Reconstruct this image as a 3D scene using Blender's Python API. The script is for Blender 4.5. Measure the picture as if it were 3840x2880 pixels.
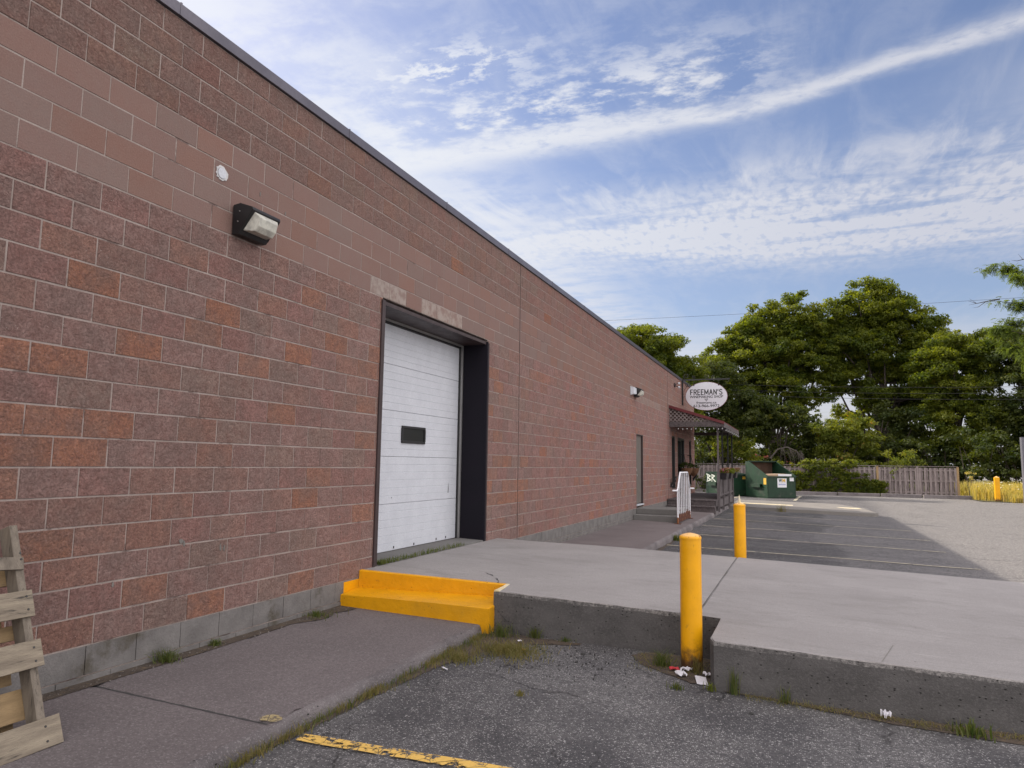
import bpy, bmesh, math, random
import numpy as np
from mathutils import Vector, Matrix, Euler
R = math.radians
random.seed(7); rng = np.random.default_rng(11)
sc = bpy.context.scene
for o in list(bpy.data.objects): bpy.data.objects.remove(o)
COL = sc.collection

# ------------------------------------------------------------------ camera
YAW, PIT, ROL = 0.38496, 0.111217, 0.014834
cd = bpy.data.cameras.new('camera'); cam = bpy.data.objects.new('camera', cd); COL.objects.link(cam)
cy, sy = math.cos(YAW), math.sin(YAW)
fw = Vector((-sy*math.cos(PIT), cy*math.cos(PIT), math.sin(PIT)))
rt = Vector((cy, sy, 0)); up = rt.cross(fw)
r2 = rt*math.cos(ROL)+up*math.sin(ROL); u2 = -rt*math.sin(ROL)+up*math.cos(ROL)
M = Matrix((r2, u2, -fw)).transposed().to_4x4(); M.translation = Vector((4.5252, -3.1933, 1.6))
cam.matrix_world = M
cd.sensor_fit = 'HORIZONTAL'; cd.sensor_width = 36; cd.lens = 2662.7/3840*36
cd.clip_end = 3000; cd.clip_start = 0.05
sc.camera = cam

# ------------------------------------------------------------------ light
SUN_EL, SUN_AZ = R(34.7), (-7.8, 1.75)          # direction towards the sun (behind the building)
sun_dir = Vector((SUN_AZ[0], SUN_AZ[1], 0)).normalized()*math.cos(SUN_EL) + Vector((0, 0, math.sin(SUN_EL)))
sl = bpy.data.lights.new('sun', 'SUN'); sl.energy = 3.0; sl.angle = R(0.6); sl.color = (1.0, .90, .76)
so = bpy.data.objects.new('sun', sl); COL.objects.link(so); so.rotation_euler = (-sun_dir).to_track_quat('-Z', 'Y').to_euler()
sc.view_settings.view_transform = 'Standard'; sc.view_settings.look = 'None'
sc.view_settings.exposure = 0.97; sc.view_settings.gamma = 1

class NG:
    """small helper to write node graphs"""
    def __init__(s, nt): s.nt = nt; s.L = nt.links
    def n(s, t, **k):
        nd = s.nt.nodes.new(t)
        for a, b in k.items(): setattr(nd, a, b)
        return nd
    def put(s, sock, v):
        if isinstance(v, bpy.types.NodeSocket): s.L.new(v, sock)
        elif v is not None:
            if hasattr(sock.default_value, '__len__') and not hasattr(v, '__len__'): v = (v,)*len(sock.default_value)
            if hasattr(sock.default_value, '__len__') and len(sock.default_value) == 4 and len(v) == 3: v = (*v, 1)
            sock.default_value = v
    def m(s, op, a, b=None, c=None, clamp=False):
        nd = s.n('ShaderNodeMath', operation=op, use_clamp=clamp)
        for i, v in enumerate((a, b, c)):
            if v is not None: s.put(nd.inputs[i], v)
        return nd.outputs[0]
    def mix(s, f, a, b, mode='MIX'):
        nd = s.n('ShaderNodeMix', data_type='RGBA', blend_type=mode)
        s.put(nd.inputs[0], f); s.put(nd.inputs[6], a); s.put(nd.inputs[7], b)
        return nd.outputs[2]
    def ss(s, v, a, b, lo=0., hi=1.):
        nd = s.n('ShaderNodeMapRange', interpolation_type='SMOOTHSTEP')
        s.put(nd.inputs[0], v); s.put(nd.inputs[1], a); s.put(nd.inputs[2], b); nd.inputs[3].default_value = lo; nd.inputs[4].default_value = hi
        return nd.outputs[0]
    def noise(s, vec, scale, detail=3, rough=.55, dist=0, out=0):
        nd = s.n('ShaderNodeTexNoise'); s.put(nd.inputs['Vector'], vec)
        nd.inputs['Scale'].default_value = scale; nd.inputs['Detail'].default_value = detail
        nd.inputs['Roughness'].default_value = rough; nd.inputs['Distortion'].default_value = dist
        return nd.outputs[out]
    def vor(s, vec, scale, feature='F1', out='Distance', rnd=1):
        nd = s.n('ShaderNodeTexVoronoi', feature=feature); s.put(nd.inputs['Vector'], vec)
        nd.inputs['Scale'].default_value = scale; nd.inputs['Randomness'].default_value = rnd
        return nd.outputs[out]
    def mapv(s, vec, scale=(1, 1, 1), loc=(0, 0, 0), rot=(0, 0, 0)):
        nd = s.n('ShaderNodeMapping'); s.put(nd.inputs[0], vec)
        nd.inputs[1].default_value = loc; nd.inputs[2].default_value = rot; nd.inputs[3].default_value = scale
        return nd.outputs[0]
    def sep(s, vec):
        nd = s.n('ShaderNodeSeparateXYZ'); s.put(nd.inputs[0], vec); return nd.outputs
    def comb(s, x, y, z):
        nd = s.n('ShaderNodeCombineXYZ')
        for i, v in enumerate((x, y, z)): s.put(nd.inputs[i], v)
        return nd.outputs[0]
    def bump(s, h, dist, strength=1, normal=None):
        nd = s.n('ShaderNodeBump'); nd.inputs['Strength'].default_value = strength; nd.inputs['Distance'].default_value = dist
        s.put(nd.inputs['Height'], h)
        if normal: s.L.new(normal, nd.inputs['Normal'])
        return nd.outputs[0]

# ------------------------------------------------------------------ sky with thin streaked clouds
w = bpy.data.worlds.new('World'); sc.world = w; w.use_nodes = True
nt = w.node_tree; nt.nodes.clear(); g = NG(nt)
sky = g.n('ShaderNodeTexSky', sky_type='NISHITA', sun_disc=False)
sky.sun_elevation = SUN_EL; sky.sun_rotation = math.atan2(SUN_AZ[0], SUN_AZ[1]); sky.air_density = 1.2; sky.dust_density = 1.4; sky.ozone_density = 2.2; sky.altitude = 80
tc = g.n('ShaderNodeTexCoord').outputs['Generated']
sx, syy, sz = g.sep(tc)
zz = g.m('MAXIMUM', sz, .04)
U = g.m('DIVIDE', sx, zz); V = g.m('DIVIDE', syy, zz)
P = g.comb(U, V, 0)
warp = g.noise(P, 1.1, 3, .5, out=1)
wv = g.n('ShaderNodeVectorMath', operation='MULTIPLY_ADD'); g.put(wv.inputs[0], warp); wv.inputs[1].default_value = (.45, .45, 0); g.put(wv.inputs[2], P)
PW = wv.outputs[0]
wu, wvv, _ = g.sep(PW)
wvv = g.m('SUBTRACT', wvv, .22)
def gauss(x, c, wd):
    d = g.m('DIVIDE', g.m('SUBTRACT', x, c), wd)
    return g.m('POWER', 2.718, g.m('MULTIPLY', g.m('MULTIPLY', d, d), -1))
MUL = lambda *a: a[0] if len(a) == 1 else g.m('MULTIPLY', a[0], MUL(*a[1:]))
small = g.noise(g.mapv(P, (1.0, 1.4, 1)), 12, 8, .66, .15)
fluff = g.noise(g.mapv(P, (1.0, 1.3, 1)), 4.5, 7, .62, .2)
ripple = g.noise(g.mapv(P, (2.2, .9, 1), rot=(0, 0, .25)), 13, 3, .5, .3)
mid = g.noise(g.mapv(P, (.5, 1.5, 1), rot=(0, 0, .1)), 2.6, 6, .6, .3)
wisp = g.noise(g.mapv(P, (1.0, .30, 1), rot=(0, 0, -.55)), 5, 7, .62, .5)
tv = g.m('ADD', V, g.m('SUBTRACT', g.m('MULTIPLY', fluff, .16), .08))
neg = g.m('MAXIMUM', g.m('MULTIPLY', U, -1), 0)
c1 = g.m('SUBTRACT', 2.0, g.m('MULTIPLY', g.m('MAXIMUM', g.m('ADD', U, .12), 0), .34))
trail = MUL(gauss(tv, c1, g.m('ADD', .055, g.m('MULTIPLY', neg, .045))), g.ss(small, .25, .52, .45, 1))
fl = MUL(gauss(V, 1.80, .19), g.ss(U, .12, -.25), g.ss(U, -1.5, -.8, .5, 1), g.ss(g.m('ADD', g.m('MULTIPLY', small, .5), g.m('MULTIPLY', fluff, .5)), .45, .60))
puff = MUL(gauss(V, 1.52, .10), gauss(U, -.82, .22), g.ss(small, .47, .60))
b2w = g.m('ADD', .40, g.m('MULTIPLY', g.m('ADD', U, 1.2), .10))
body = MUL(gauss(wvv, 3.12, b2w), g.ss(ripple, .30, .62, .50, 1), g.ss(mid, .34, .56, .30, 1), g.ss(small, .25, .6, .65, 1))
body2 = g.m('MINIMUM', g.m('MULTIPLY', body, 1.55), .96)
wis2 = MUL(gauss(wvv, 2.55, .22), g.ss(wisp, .46, .68), .8)
low = MUL(g.ss(V, 4.7, 6.6), g.ss(g.noise(g.mapv(P, (.4, 1.2, 1)), 1.4, 5, .6), .32, .58, .5, 1))
veilL = MUL(g.ss(U, -.62, -1.25), g.ss(fluff, .34, .6, .35, 1))
thin = g.m('ADD', MUL(g.ss(wisp, .42, .75), .22), MUL(g.ss(fluff, .45, .75), g.ss(V, 1.9, 1.2), .30))
rightv = MUL(gauss(V, 2.12, .22), g.ss(U, .2, .8), .35)
tot = g.m('MULTIPLY', trail, .95)
for t in (fl, puff, body2, wis2, g.m('MULTIPLY', low, .85), g.m('MULTIPLY', veilL, .78), thin, rightv):
    tot = g.m('SUBTRACT', 1, g.m('MULTIPLY', g.m('SUBTRACT', 1, tot, clamp=True), g.m('SUBTRACT', 1, t, clamp=True)))
SKY = .11
# clouds brighter towards the sun
sd = g.n('ShaderNodeVectorMath', operation='DOT_PRODUCT'); g.put(sd.inputs[0], tc); sd.inputs[1].default_value = tuple(sun_dir)
glow = g.ss(sd.outputs['Value'], .1, .95)
cc = g.mix(glow, (3.0, 3.05, 3.4), (4.2, 4.3, 4.5))
skc = g.mix(1, sky.outputs[0], (.66, .605, .665), 'MULTIPLY')
csky = g.mix(g.m('MULTIPLY', tot, .93), skc, cc)
# added fill light: sky behind and above the viewer brightened to lift the shade
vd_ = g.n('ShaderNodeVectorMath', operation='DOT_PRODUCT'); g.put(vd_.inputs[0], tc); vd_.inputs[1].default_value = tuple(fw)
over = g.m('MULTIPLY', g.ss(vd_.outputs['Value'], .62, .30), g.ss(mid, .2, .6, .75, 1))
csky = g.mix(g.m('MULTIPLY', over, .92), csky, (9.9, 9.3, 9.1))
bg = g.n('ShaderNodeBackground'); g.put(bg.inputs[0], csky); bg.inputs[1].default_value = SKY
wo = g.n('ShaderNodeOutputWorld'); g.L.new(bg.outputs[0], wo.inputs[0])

# ------------------------------------------------------------------ materials
def newmat(name):
    m = bpy.data.materials.new(name); m.use_nodes = True; nt = m.node_tree; nt.nodes.clear(); g = NG(nt)
    b = g.n('ShaderNodeBsdfPrincipled'); o = g.n('ShaderNodeOutputMaterial'); g.L.new(b.outputs[0], o.inputs[0])
    return m, g, b, o
def setb(g, b, col=None, rough=None, metal=None, normal=None, spec=None):
    if col is not None: g.put(b.inputs['Base Color'], col)
    if rough is not None: g.put(b.inputs['Roughness'], rough)
    if metal is not None: b.inputs['Metallic'].default_value = metal
    if normal is not None: g.L.new(normal, b.inputs['Normal'])
    if spec is not None: b.inputs['Specular IOR Level'].default_value = spec
def objc(g): return g.n('ShaderNodeTexCoord').outputs['Object']
def simple(name, c1, c2=None, rough=.6, scale=6, bumpd=0, bscale=60, metal=0, dirt=None, dscale=3, dth=(.55, .7), spec=.4, stretch=(1, 1, 1)):
    m, g, b, o = newmat(name); v = g.mapv(objc(g), stretch)
    c2 = c2 or tuple(x*.75 for x in c1)
    n = g.noise(v, scale, 5, .6); col = g.mix(g.ss(n, .3, .7), c1, c2)
    fine = g.noise(v, scale*14, 2, .5); col = g.mix(g.ss(fine, .35, .65, 0, .35), col, tuple(x*.7 for x in c1))
    if dirt: col = g.mix(g.ss(g.noise(v, dscale, 6, .65), *dth), col, dirt)
    nrm = g.bump(g.noise(v, bscale, 4, .6), bumpd) if bumpd else None
    setb(g, b, col, g.ss(n, .2, .8, max(rough-.08, .05), min(rough+.1, 1)), metal, nrm, spec)
    return m
def attr(g, name):
    return g.n('ShaderNodeAttribute', attribute_name=name)

# split-face block
def block_mat(name, smooth):
    m, g, b, o = newmat(name); v = objc(g); a = attr(g, 'tint')
    n1 = g.noise(v, 3.2, 5, .6); n2 = g.noise(v, 60, 4, .7); n3 = g.noise(v, 14, 4, .6)
    col = g.mix(g.ss(n3, .35, .68, 0, .5 if not smooth else .15), a.outputs['Color'], (.20, .10, .085))
    col = g.mix(g.ss(n1, .38, .66, 0, .45 if not smooth else .2), col, (.20, .155, .14))
    if not smooth:
        col = g.mix(g.ss(n2, .47, .60, 0, .46), col, (.135, .086, .079)); col = g.mix(g.ss(n2, .45, .34, 0, .32), col, (.38, .28, .26))
        sp = g.vor(v, 85); spc = g.sep(g.vor(v, 85, out='Color'))[0]
        speck = g.m('MULTIPLY', g.m('LESS_THAN', sp, .22), g.m('GREATER_THAN', spc, .93))
        col = g.mix(speck, col, (.55, .5, .46))
        h = g.m('ADD', g.m('MULTIPLY', g.noise(v, 30, 6, .75, .4), 1), g.m('MULTIPLY', g.noise(v, 7, 3, .5), .8))
        nrm = g.bump(h, .036, 1)
    else:
        col = g.mix(g.ss(g.noise(v, 110, 3, .6), .4, .7, 0, .25), col, (.30, .21, .18))
        pit = g.m('LESS_THAN', g.vor(v, 30), .06)
        col = g.mix(pit, col, (.09, .06, .055))
        nrm = g.bump(g.noise(v, 70, 3, .6), .003, 1)
    # efflorescence: alpha-like channel stored in attribute 'eff'
    e = attr(g, 'eff')
    en = g.ss(g.noise(v, 8, 5, .65), .38, .6)
    col = g.mix(g.m('MULTIPLY', e.outputs['Fac'], g.m('ADD', .2, g.m('MULTIPLY', en, .55))), col, (.36, .32, .29))
    setb(g, b, col, .93, 0, nrm, .2)
    return m
M_block = block_mat('split_face_block', False); M_band = block_mat('smooth_block', True)
M_mortar = simple('mortar', (.38, .32, .295), (.28, .23, .21), .95, 4, .004, 90, dirt=(.15, .11, .10), dscale=3, dth=(.56, .66))
M_plinth = simple('foundation_block', (.20, .19, .185), (.135, .128, .125), .95, 5, .006, 60, dirt=(.085, .075, .06), dscale=2.2)
M_dark = simple('black_metal', (.012, .012, .014), (.02, .02, .022), .45, 9)
M_brown = simple('brown_trim', (.055, .035, .035), (.04, .027, .028), .5, 5)
M_navy = simple('dark_jamb', (.007, .006, .011), (.010, .008, .014), .6, 3, spec=.2)
M_cap = simple('coping_metal', (.13, .122, .15), (.10, .095, .12), .34, 2, metal=.35)
M_alum = simple('aluminium', (.5, .5, .5), (.4, .4, .4), .35, 5, metal=.6)
M_white = simple('white_paint', (.60, .625, .68), (.545, .57, .625), .5, 4)
M_sign = simple('sign_white', (.62, .63, .69), (.57, .58, .63), .45, 3)
M_black = simple('sign_black', (.012, .012, .012), (.015, .015, .015), .6, 3)
M_red = simple('red_metal', (.13, .018, .022), (.10, .015, .02), .5, 3)
M_mdoor = simple('taupe_door', (.15, .135, .12), (.135, .12, .108), .5, 2)
M_glassd, g, b, o = newmat('dark_glass'); setb(g, b, (.01, .012, .012), .08, 0, g.bump(g.noise(objc(g), 2, 2), .01, .3), .5)
M_plex, g, b, o = newmat('dark_acrylic'); setb(g, b, (.012, .013, .013), .35, 0, None, .25)
M_lens, g, b, o = newmat('ribbed_lens')
vv = objc(g); wv_ = g.m('SINE', g.m('MULTIPLY', g.sep(vv)[1], 420))
setb(g, b, g.mix(g.ss(g.noise(vv, 14), .35, .7), (.62, .62, .55), (.42, .42, .38)), .22, 0, g.bump(wv_, .002, .6), .6)
M_gwood = simple('weathered_wood', (.16, .14, .145), (.09, .078, .08), .9, 3, .004, 40, stretch=(6, 6, 1), dirt=(.06, .05, .045), dscale=2)
M_gwoodh = simple('weathered_wood_beam', (.125, .105, .108), (.07, .06, .062), .9, 3, .004, 40, stretch=(6, 1, 6), dirt=(.05, .045, .042), dscale=2)
M_fence = simple('fence_wood', (.30, .255, .25), (.17, .14, .14), .92, 2.5, .004, 30, stretch=(7, 7, .8), dirt=(.10, .08, .075), dscale=2)
M_fence2 = simple('newer_post_wood', (.36, .25, .13), (.28, .19, .10), .9, 3, stretch=(5, 5, 1))
M_pallet = simple('pallet_wood', (.31, .265, .20), (.17, .14, .11), .85, 3, .004, 30, stretch=(8, 1, 8), dirt=(.05, .045, .04), dscale=4.5, dth=(.56, .72))
M_palletv = simple('pallet_stringer_wood', (.24, .205, .165), (.13, .11, .09), .85, 3, .004, 30, stretch=(8, 8, 1), dirt=(.05, .045, .04), dscale=4)
M_palletn = simple('pallet_new_wood', (.30, .21, .11), (.19, .13, .07), .8, 3, .003, 30, stretch=(6, 1, 6), dirt=(.06, .05, .04), dscale=2.4, dth=(.58, .75))
M_green = simple('dumpster_green', (.008, .040, .018), (.006, .026, .013), .5, 2, .004, 6, dirt=(.035, .05, .035), dscale=2.2)
M_rustin = simple('dumpster_inside', (.10, .055, .035), (.05, .03, .022), .85, 3)
M_cardb = simple('cardboard', (.42, .30, .20), (.36, .25, .17), .9, 3)
M_sticker = simple('sticker_white', (.75, .76, .8), (.7, .71, .76), .5, 3)
M_yelst = simple('sticker_yellow', (.7, .42, .05), (.6, .36, .05), .5, 3)
M_bluest = simple('sticker_blue', (.2, .22, .5), (.2, .22, .45), .5, 3)
M_graf = simple('graffiti_paint', (.62, .66, .60), (.55, .6, .55), .6, 3)
M_grey_post = simple('grey_painted_post', (.14, .14, .165), (.12, .12, .145), .5, 2)
M_leafp = simple('paper', (.70, .69, .74), (.62, .61, .66), .8, 20)
M_redp = simple('red_wrapper', (.5, .03, .04), (.35, .02, .03), .5, 20)
M_stone = simple('stone', (.07, .068, .07), (.04, .04, .04), .9, 30, .004, 60)
M_cable = simple('cable', (.02, .02, .022), (.02, .02, .02), .7, 3)
M_redtile = simple('red_roof', (.30, .09, .06), (.24, .07, .05), .8, 4)
M_siding = simple('house_siding', (.6, .6, .6), (.5, .5, .52), .7, 2)
M_pot = simple('terracotta', (.22, .11, .06), (.15, .08, .045), .85, 8)
M_blackpl = simple('planter_black', (.02, .018, .022), (.03, .026, .03), .5, 8)
M_roof = simple('roof_gravel', (.2, .19, .18), (.15, .14, .14), .95, 3)

# yellow bollard/step paint
def yellow(name, base=(.74, .35, .004), rustlow=None, pits=True):
    m, g, b, o = newmat(name); v = objc(g)
    n = g.noise(v, 5, 5, .6); col = g.mix(g.ss(n, .3, .75), base, tuple(x*.86 for x in base))
    col = g.mix(g.ss(g.noise(v, 22, 4, .7), .58, .75, 0, .25), col, (.45, .2, .02))
    sc_ = g.noise(g.mapv(v, (1, 1, .35) if rustlow is not None else (.5, 1, 1)), 16, 6, .75)
    col = g.mix(g.ss(sc_, .60, .66, 0, .45), col, (.33, .16, .03)); col = g.mix(g.ss(g.noise(v, 2.2, 5, .65), .5, .7, 0, .30), col, (.50, .27, .03))
    if pits:
        pm = g.m('MULTIPLY', g.m('LESS_THAN', g.vor(v, 24), .13), g.m('GREATER_THAN', g.sep(g.vor(v, 24, out='Color'))[0], .72))
        col = g.mix(pm, col, (.28, .12, .01))
    if rustlow is not None:
        z = g.sep(v)[2]; d = g.ss(g.m('ADD', z, g.m('MULTIPLY', g.noise(v, 13, 5, .7), -.32)), rustlow+.08, rustlow-.12)
        col = g.mix(d, col, (.07, .035, .018))
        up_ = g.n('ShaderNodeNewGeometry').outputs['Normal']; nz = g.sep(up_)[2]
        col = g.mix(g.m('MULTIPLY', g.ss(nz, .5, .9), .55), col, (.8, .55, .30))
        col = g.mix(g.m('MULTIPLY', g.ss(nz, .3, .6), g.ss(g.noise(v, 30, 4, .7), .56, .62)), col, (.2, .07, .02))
    setb(g, b, col, .42, 0, g.bump(g.noise(v, 18, 5, .65), .006 if pits else .0015), .35)
    return m
M_yel = yellow('yellow_step_paint'); M_bol = yellow('yellow_bollard_paint', (.84, .40, .004), .0, False)
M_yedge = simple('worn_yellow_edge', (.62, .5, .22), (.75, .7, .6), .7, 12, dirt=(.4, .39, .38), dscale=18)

# concrete
def concrete(name, c1, c2, pits=.0, dark_side=None, edge_z=None, streak=False, pebble=0, scratches=False, bumpd=.004):
    m, g, b, o = newmat(name); v = objc(g)
    n = g.noise(v, 1.1, 6, .6); col = g.mix(g.ss(n, .3, .7), c1, c2)
    col = g.mix(g.ss(g.noise(v, 130, 3, .6), .35, .7, 0, .30), col, tuple(x*.45 for x in c1))
    col = g.mix(g.ss(g.noise(v, 170, 2, .5), .6, .7, 0, .35), col, tuple(min(x*1.7, .8) for x in c1))
    col = g.mix(g.ss(g.noise(v, 4, 6, .7), .55, .75, 0, .3), col, tuple(x*.6 for x in c2))
    col = g.mix(g.ss(g.noise(v, 55, 5, .8), .42, .60, 0, .42), col, tuple(x*.62 for x in c1))
    if dark_side:
        col = g.mix(g.ss(g.noise(g.mapv(v, (.8, 1.6, 1)), 1.1, 6, .7, .4), .52, .66, 0, .30), col, (.17, .16, .155))
        col = g.mix(g.m('LESS_THAN', g.vor(v, 7), .045), col, (.09, .085, .08))
        col = g.mix(g.ss(g.noise(g.mapv(v, (1.2, 14, 1), rot=(0, 0, .35)), 1.2, 5, .7), .64, .69, 0, .35), col, (.46, .44, .43))
    if streak:
        s_ = g.noise(g.mapv(v, (2.2, 26, 2)), 1, 5, .65); col = g.mix(g.ss(s_, .5, .68, 0, .28), col, tuple(x*.68 for x in c2))
    if scratches:
        col = g.mix(g.ss(g.noise(v, 38, 6, .8), .44, .60, 0, .45), col, tuple(x*.55 for x in c2)); col = g.mix(g.ss(g.noise(v, 45, 5, .8), .56, .68, 0, .35), col, (.24, .215, .225))
        for rot, th in ((.6, .7), (-.35, .72), (1.2, .725)):
            s2 = g.noise(g.mapv(v, (1.4, 22, 1), rot=(0, 0, rot)), 1.3, 5, .7)
            col = g.mix(g.ss(s2, th-.04, th+.02, 0, .5), col, (.34, .31, .32))
    if pebble:
        pc = g.sep(g.vor(v, 120, out='Color'))[0]; col = g.mix(g.m('MULTIPLY', g.m('GREATER_THAN', pc, .9), pebble), col, (.4, .38, .38))
    h = g.noise(v, 80, 4, .6)
    if pits:
        pv = g.vor(g.mapv(v, (1, 1, 1.6)), 26); pc = g.sep(g.vor(g.mapv(v, (1, 1, 1.6)), 26, out='Color'))[0]
        pm = g.m('MULTIPLY', g.ss(pv, .24, .15), g.m('GREATER_THAN', pc, 1-pits))
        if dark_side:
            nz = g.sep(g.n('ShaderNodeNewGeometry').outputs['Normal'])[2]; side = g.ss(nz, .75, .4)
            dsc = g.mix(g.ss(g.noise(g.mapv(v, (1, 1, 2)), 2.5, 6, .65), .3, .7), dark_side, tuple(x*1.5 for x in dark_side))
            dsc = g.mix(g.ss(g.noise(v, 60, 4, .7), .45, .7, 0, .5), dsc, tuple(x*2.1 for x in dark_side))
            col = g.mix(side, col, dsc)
            ea = attr(g, 'edge').outputs['Fac']
            em = g.m('MULTIPLY', ea, g.m('MULTIPLY', g.ss(g.noise(v, 30, 6, .8), .40, .66), g.ss(g.noise(v, 3, 4, .6), .35, .6, .25, .8)))
            col = g.mix(em, col, (.33, .315, .305))
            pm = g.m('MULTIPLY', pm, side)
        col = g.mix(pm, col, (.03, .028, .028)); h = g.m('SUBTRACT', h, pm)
    setb(g, b, col, .92, 0, g.bump(h, bumpd), .25)
    return m
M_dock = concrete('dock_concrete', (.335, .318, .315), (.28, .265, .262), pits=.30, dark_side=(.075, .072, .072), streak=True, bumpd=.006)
M_walk = concrete('old_sidewalk', (.182, .160, .164), (.145, .128, .131), pits=.0, scratches=True, pebble=.22)
M_walk2 = concrete('far_sidewalk', (.185, .16, .162), (.145, .125, .127), streak=True)
M_kerb = concrete('worn_kerb', (.25, .225, .23), (.105, .095, .10), pits=.08, pebble=.3, bumpd=.02)
M_step = concrete('grey_step_concrete', (.20, .195, .19), (.16, .155, .15))
M_isl = concrete('island_concrete', (.24, .225, .21), (.18, .17, .16))

# asphalt
M_asph, g, b, o = newmat('asphalt'); v = objc(g); x_, y_, z_ = g.sep(v)
n = g.noise(v, .7, 6, .62); n2 = g.noise(g.mapv(v, loc=(9, 3, 0)), .22, 5, .6, .6)
near = g.ss(y_, 6, 2)
base = g.mix(g.ss(n, .36, .62), (.064, .062, .066), (.118, .114, .116))
basef = g.mix(g.ss(g.m('ADD', n2, g.m('MULTIPLY', g.m('SUBTRACT', n, .5), .5)), .46, .54), (.056, .054, .058), (.112, .105, .110))
basef = g.mix(g.ss(g.m('ADD', x_, g.m('MULTIPLY', g.m('SUBTRACT', n2, .5), 3)), 5.0, 5.25, 0, .8), basef, (.155, .147, .15))
basef = g.mix(g.ss(g.noise(v, 9, 7, .8), .40, .60, 0, .6), basef, (.045, .043, .046))
basef = g.mix(g.ss(x_, 7.2, 8.4), basef, g.mix(g.ss(g.noise(v, 16, 8, .85), .40, .60), (.265, .25, .24), (.105, .101, .10)))  # paler past the building's shadow edge: sunlight put into the asphalt colour
base = g.mix(near, basef, base)
vd = g.vor(v, 95); vc = g.sep(g.vor(v, 95, out='Color'))
dens = g.ss(g.noise(v, 1.4, 4, .6), .3, .65, .80, .40)
st = g.m('MULTIPLY', g.m('GREATER_THAN', vc[0], dens), g.ss(vd, .46, .3))
base = g.mix(g.m('MULTIPLY', st, g.ss(vc[1], 0, 1, .3, 1)), base, (.46, .45, .45))
big = g.m('MULTIPLY', g.m('GREATER_THAN', g.sep(g.vor(v, 50, out='Color'))[0], .90), g.ss(g.vor(v, 50), .42, .3))
base = g.mix(g.m('MULTIPLY', big, .7), base, (.42, .41, .41))
base = g.mix(g.ss(g.noise(v, 28, 5, .8), .46, .62, 0, .5), base, (.035, .034, .037))
dk = g.m('GREATER_THAN', g.sep(g.vor(v, 60, out='Color'))[1], .8)
base = g.mix(g.m('MULTIPLY', dk, .45), base, (.03, .03, .034))
# tyre-swept streaks far away
stq = g.noise(g.mapv(v, (.3, 5, 1), rot=(0, 0, -.12)), 1, 5, .7)
base = g.mix(g.m('MULTIPLY', g.ss(y_, 10, 14), g.ss(stq, .54, .66, 0, .28)), base, (.25, .235, .225))
base = g.mix(g.m('MULTIPLY', g.ss(y_, 10, 14), g.ss(g.noise(g.mapv(v, (.5, 5, 1)), 1, 6, .7), .6, .7, 0, .5)), base, (.04, .038, .04))
wpv = g.n('ShaderNodeVectorMath', operation='MULTIPLY_ADD'); g.put(wpv.inputs[0], g.noise(v, 2.2, 5, .65, out=1)); wpv.inputs[1].default_value = (.55, .55, 0); g.put(wpv.inputs[2], v)
ce = g.vor(wpv.outputs[0], .75, 'DISTANCE_TO_EDGE'); ce2 = g.vor(wpv.outputs[0], 3.2, 'DISTANCE_TO_EDGE')
cm = g.m('MULTIPLY', g.ss(ce, .008, .002), g.ss(g.noise(v, .8, 3), .50, .60))
cm2 = g.m('MULTIPLY', g.ss(ce2, .022, .006), g.ss(g.noise(g.mapv(v, loc=(4, 0, 0)), .9, 3), .56, .64))
cma = g.m('MAXIMUM', cm, cm2)
base = g.mix(g.m('MULTIPLY', cma, .55), base, (.018, .017, .018))
hh = g.m('SUBTRACT', g.m('ADD', g.m('MULTIPLY', st, .5), g.m('MULTIPLY', g.noise(v, 120, 3, .6), .6)), g.m('MULTIPLY', cma, 1.5))
setb(g, b, base, .88, 0, g.bump(hh, .006), .3)

def worn_paint(name, col, under, th, scale=14):
    m, g, b, o = newmat(name); v = objc(g)
    k = g.ss(g.noise(v, scale, 6, .75), th-.03, th+.03)
    cr = g.ss(g.vor(g.mapv(v, (1, 1, 1)), 9, 'DISTANCE_TO_EDGE'), .03, .01)
    k2 = g.m('MAXIMUM', g.m('SUBTRACT', 1, k), g.m('MULTIPLY', cr, .8))
    c = g.mix(g.ss(g.noise(v, 60, 3), .4, .7, 0, .4), col, tuple(x*.7 for x in col))
    tr = g.n('ShaderNodeBsdfTransparent'); mx = g.n('ShaderNodeMixShader')
    setb(g, b, c, .8); g.put(mx.inputs[0], k2); g.L.new(b.outputs[0], mx.inputs[1]); g.L.new(tr.outputs[0], mx.inputs[2]); g.L.new(mx.outputs[0], o.inputs[0])
    return m
M_line = worn_paint('worn_yellow_line', (.66, .42, .10), None, .46)
M_linef = worn_paint('faded_far_line', (.42, .38, .29), None, .42, 7)
M_dirt = simple('dirt', (.095, .072, .055), (.06, .048, .040), .98, 8, .02, 50, dirt=(.14, .10, .06), dscale=20)
M_soil = simple('meadow_ground', (.10, .09, .04), (.06, .07, .03), .98, 1.2, .03, 20)
M_bark = simple('bark', (.075, .06, .05), (.04, .034, .03), .95, 4, .02, 14, stretch=(3, 3, 1))
M_deadb = simple('dead_branch', (.12, .10, .09), (.075, .065, .06), .95, 4)

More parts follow.
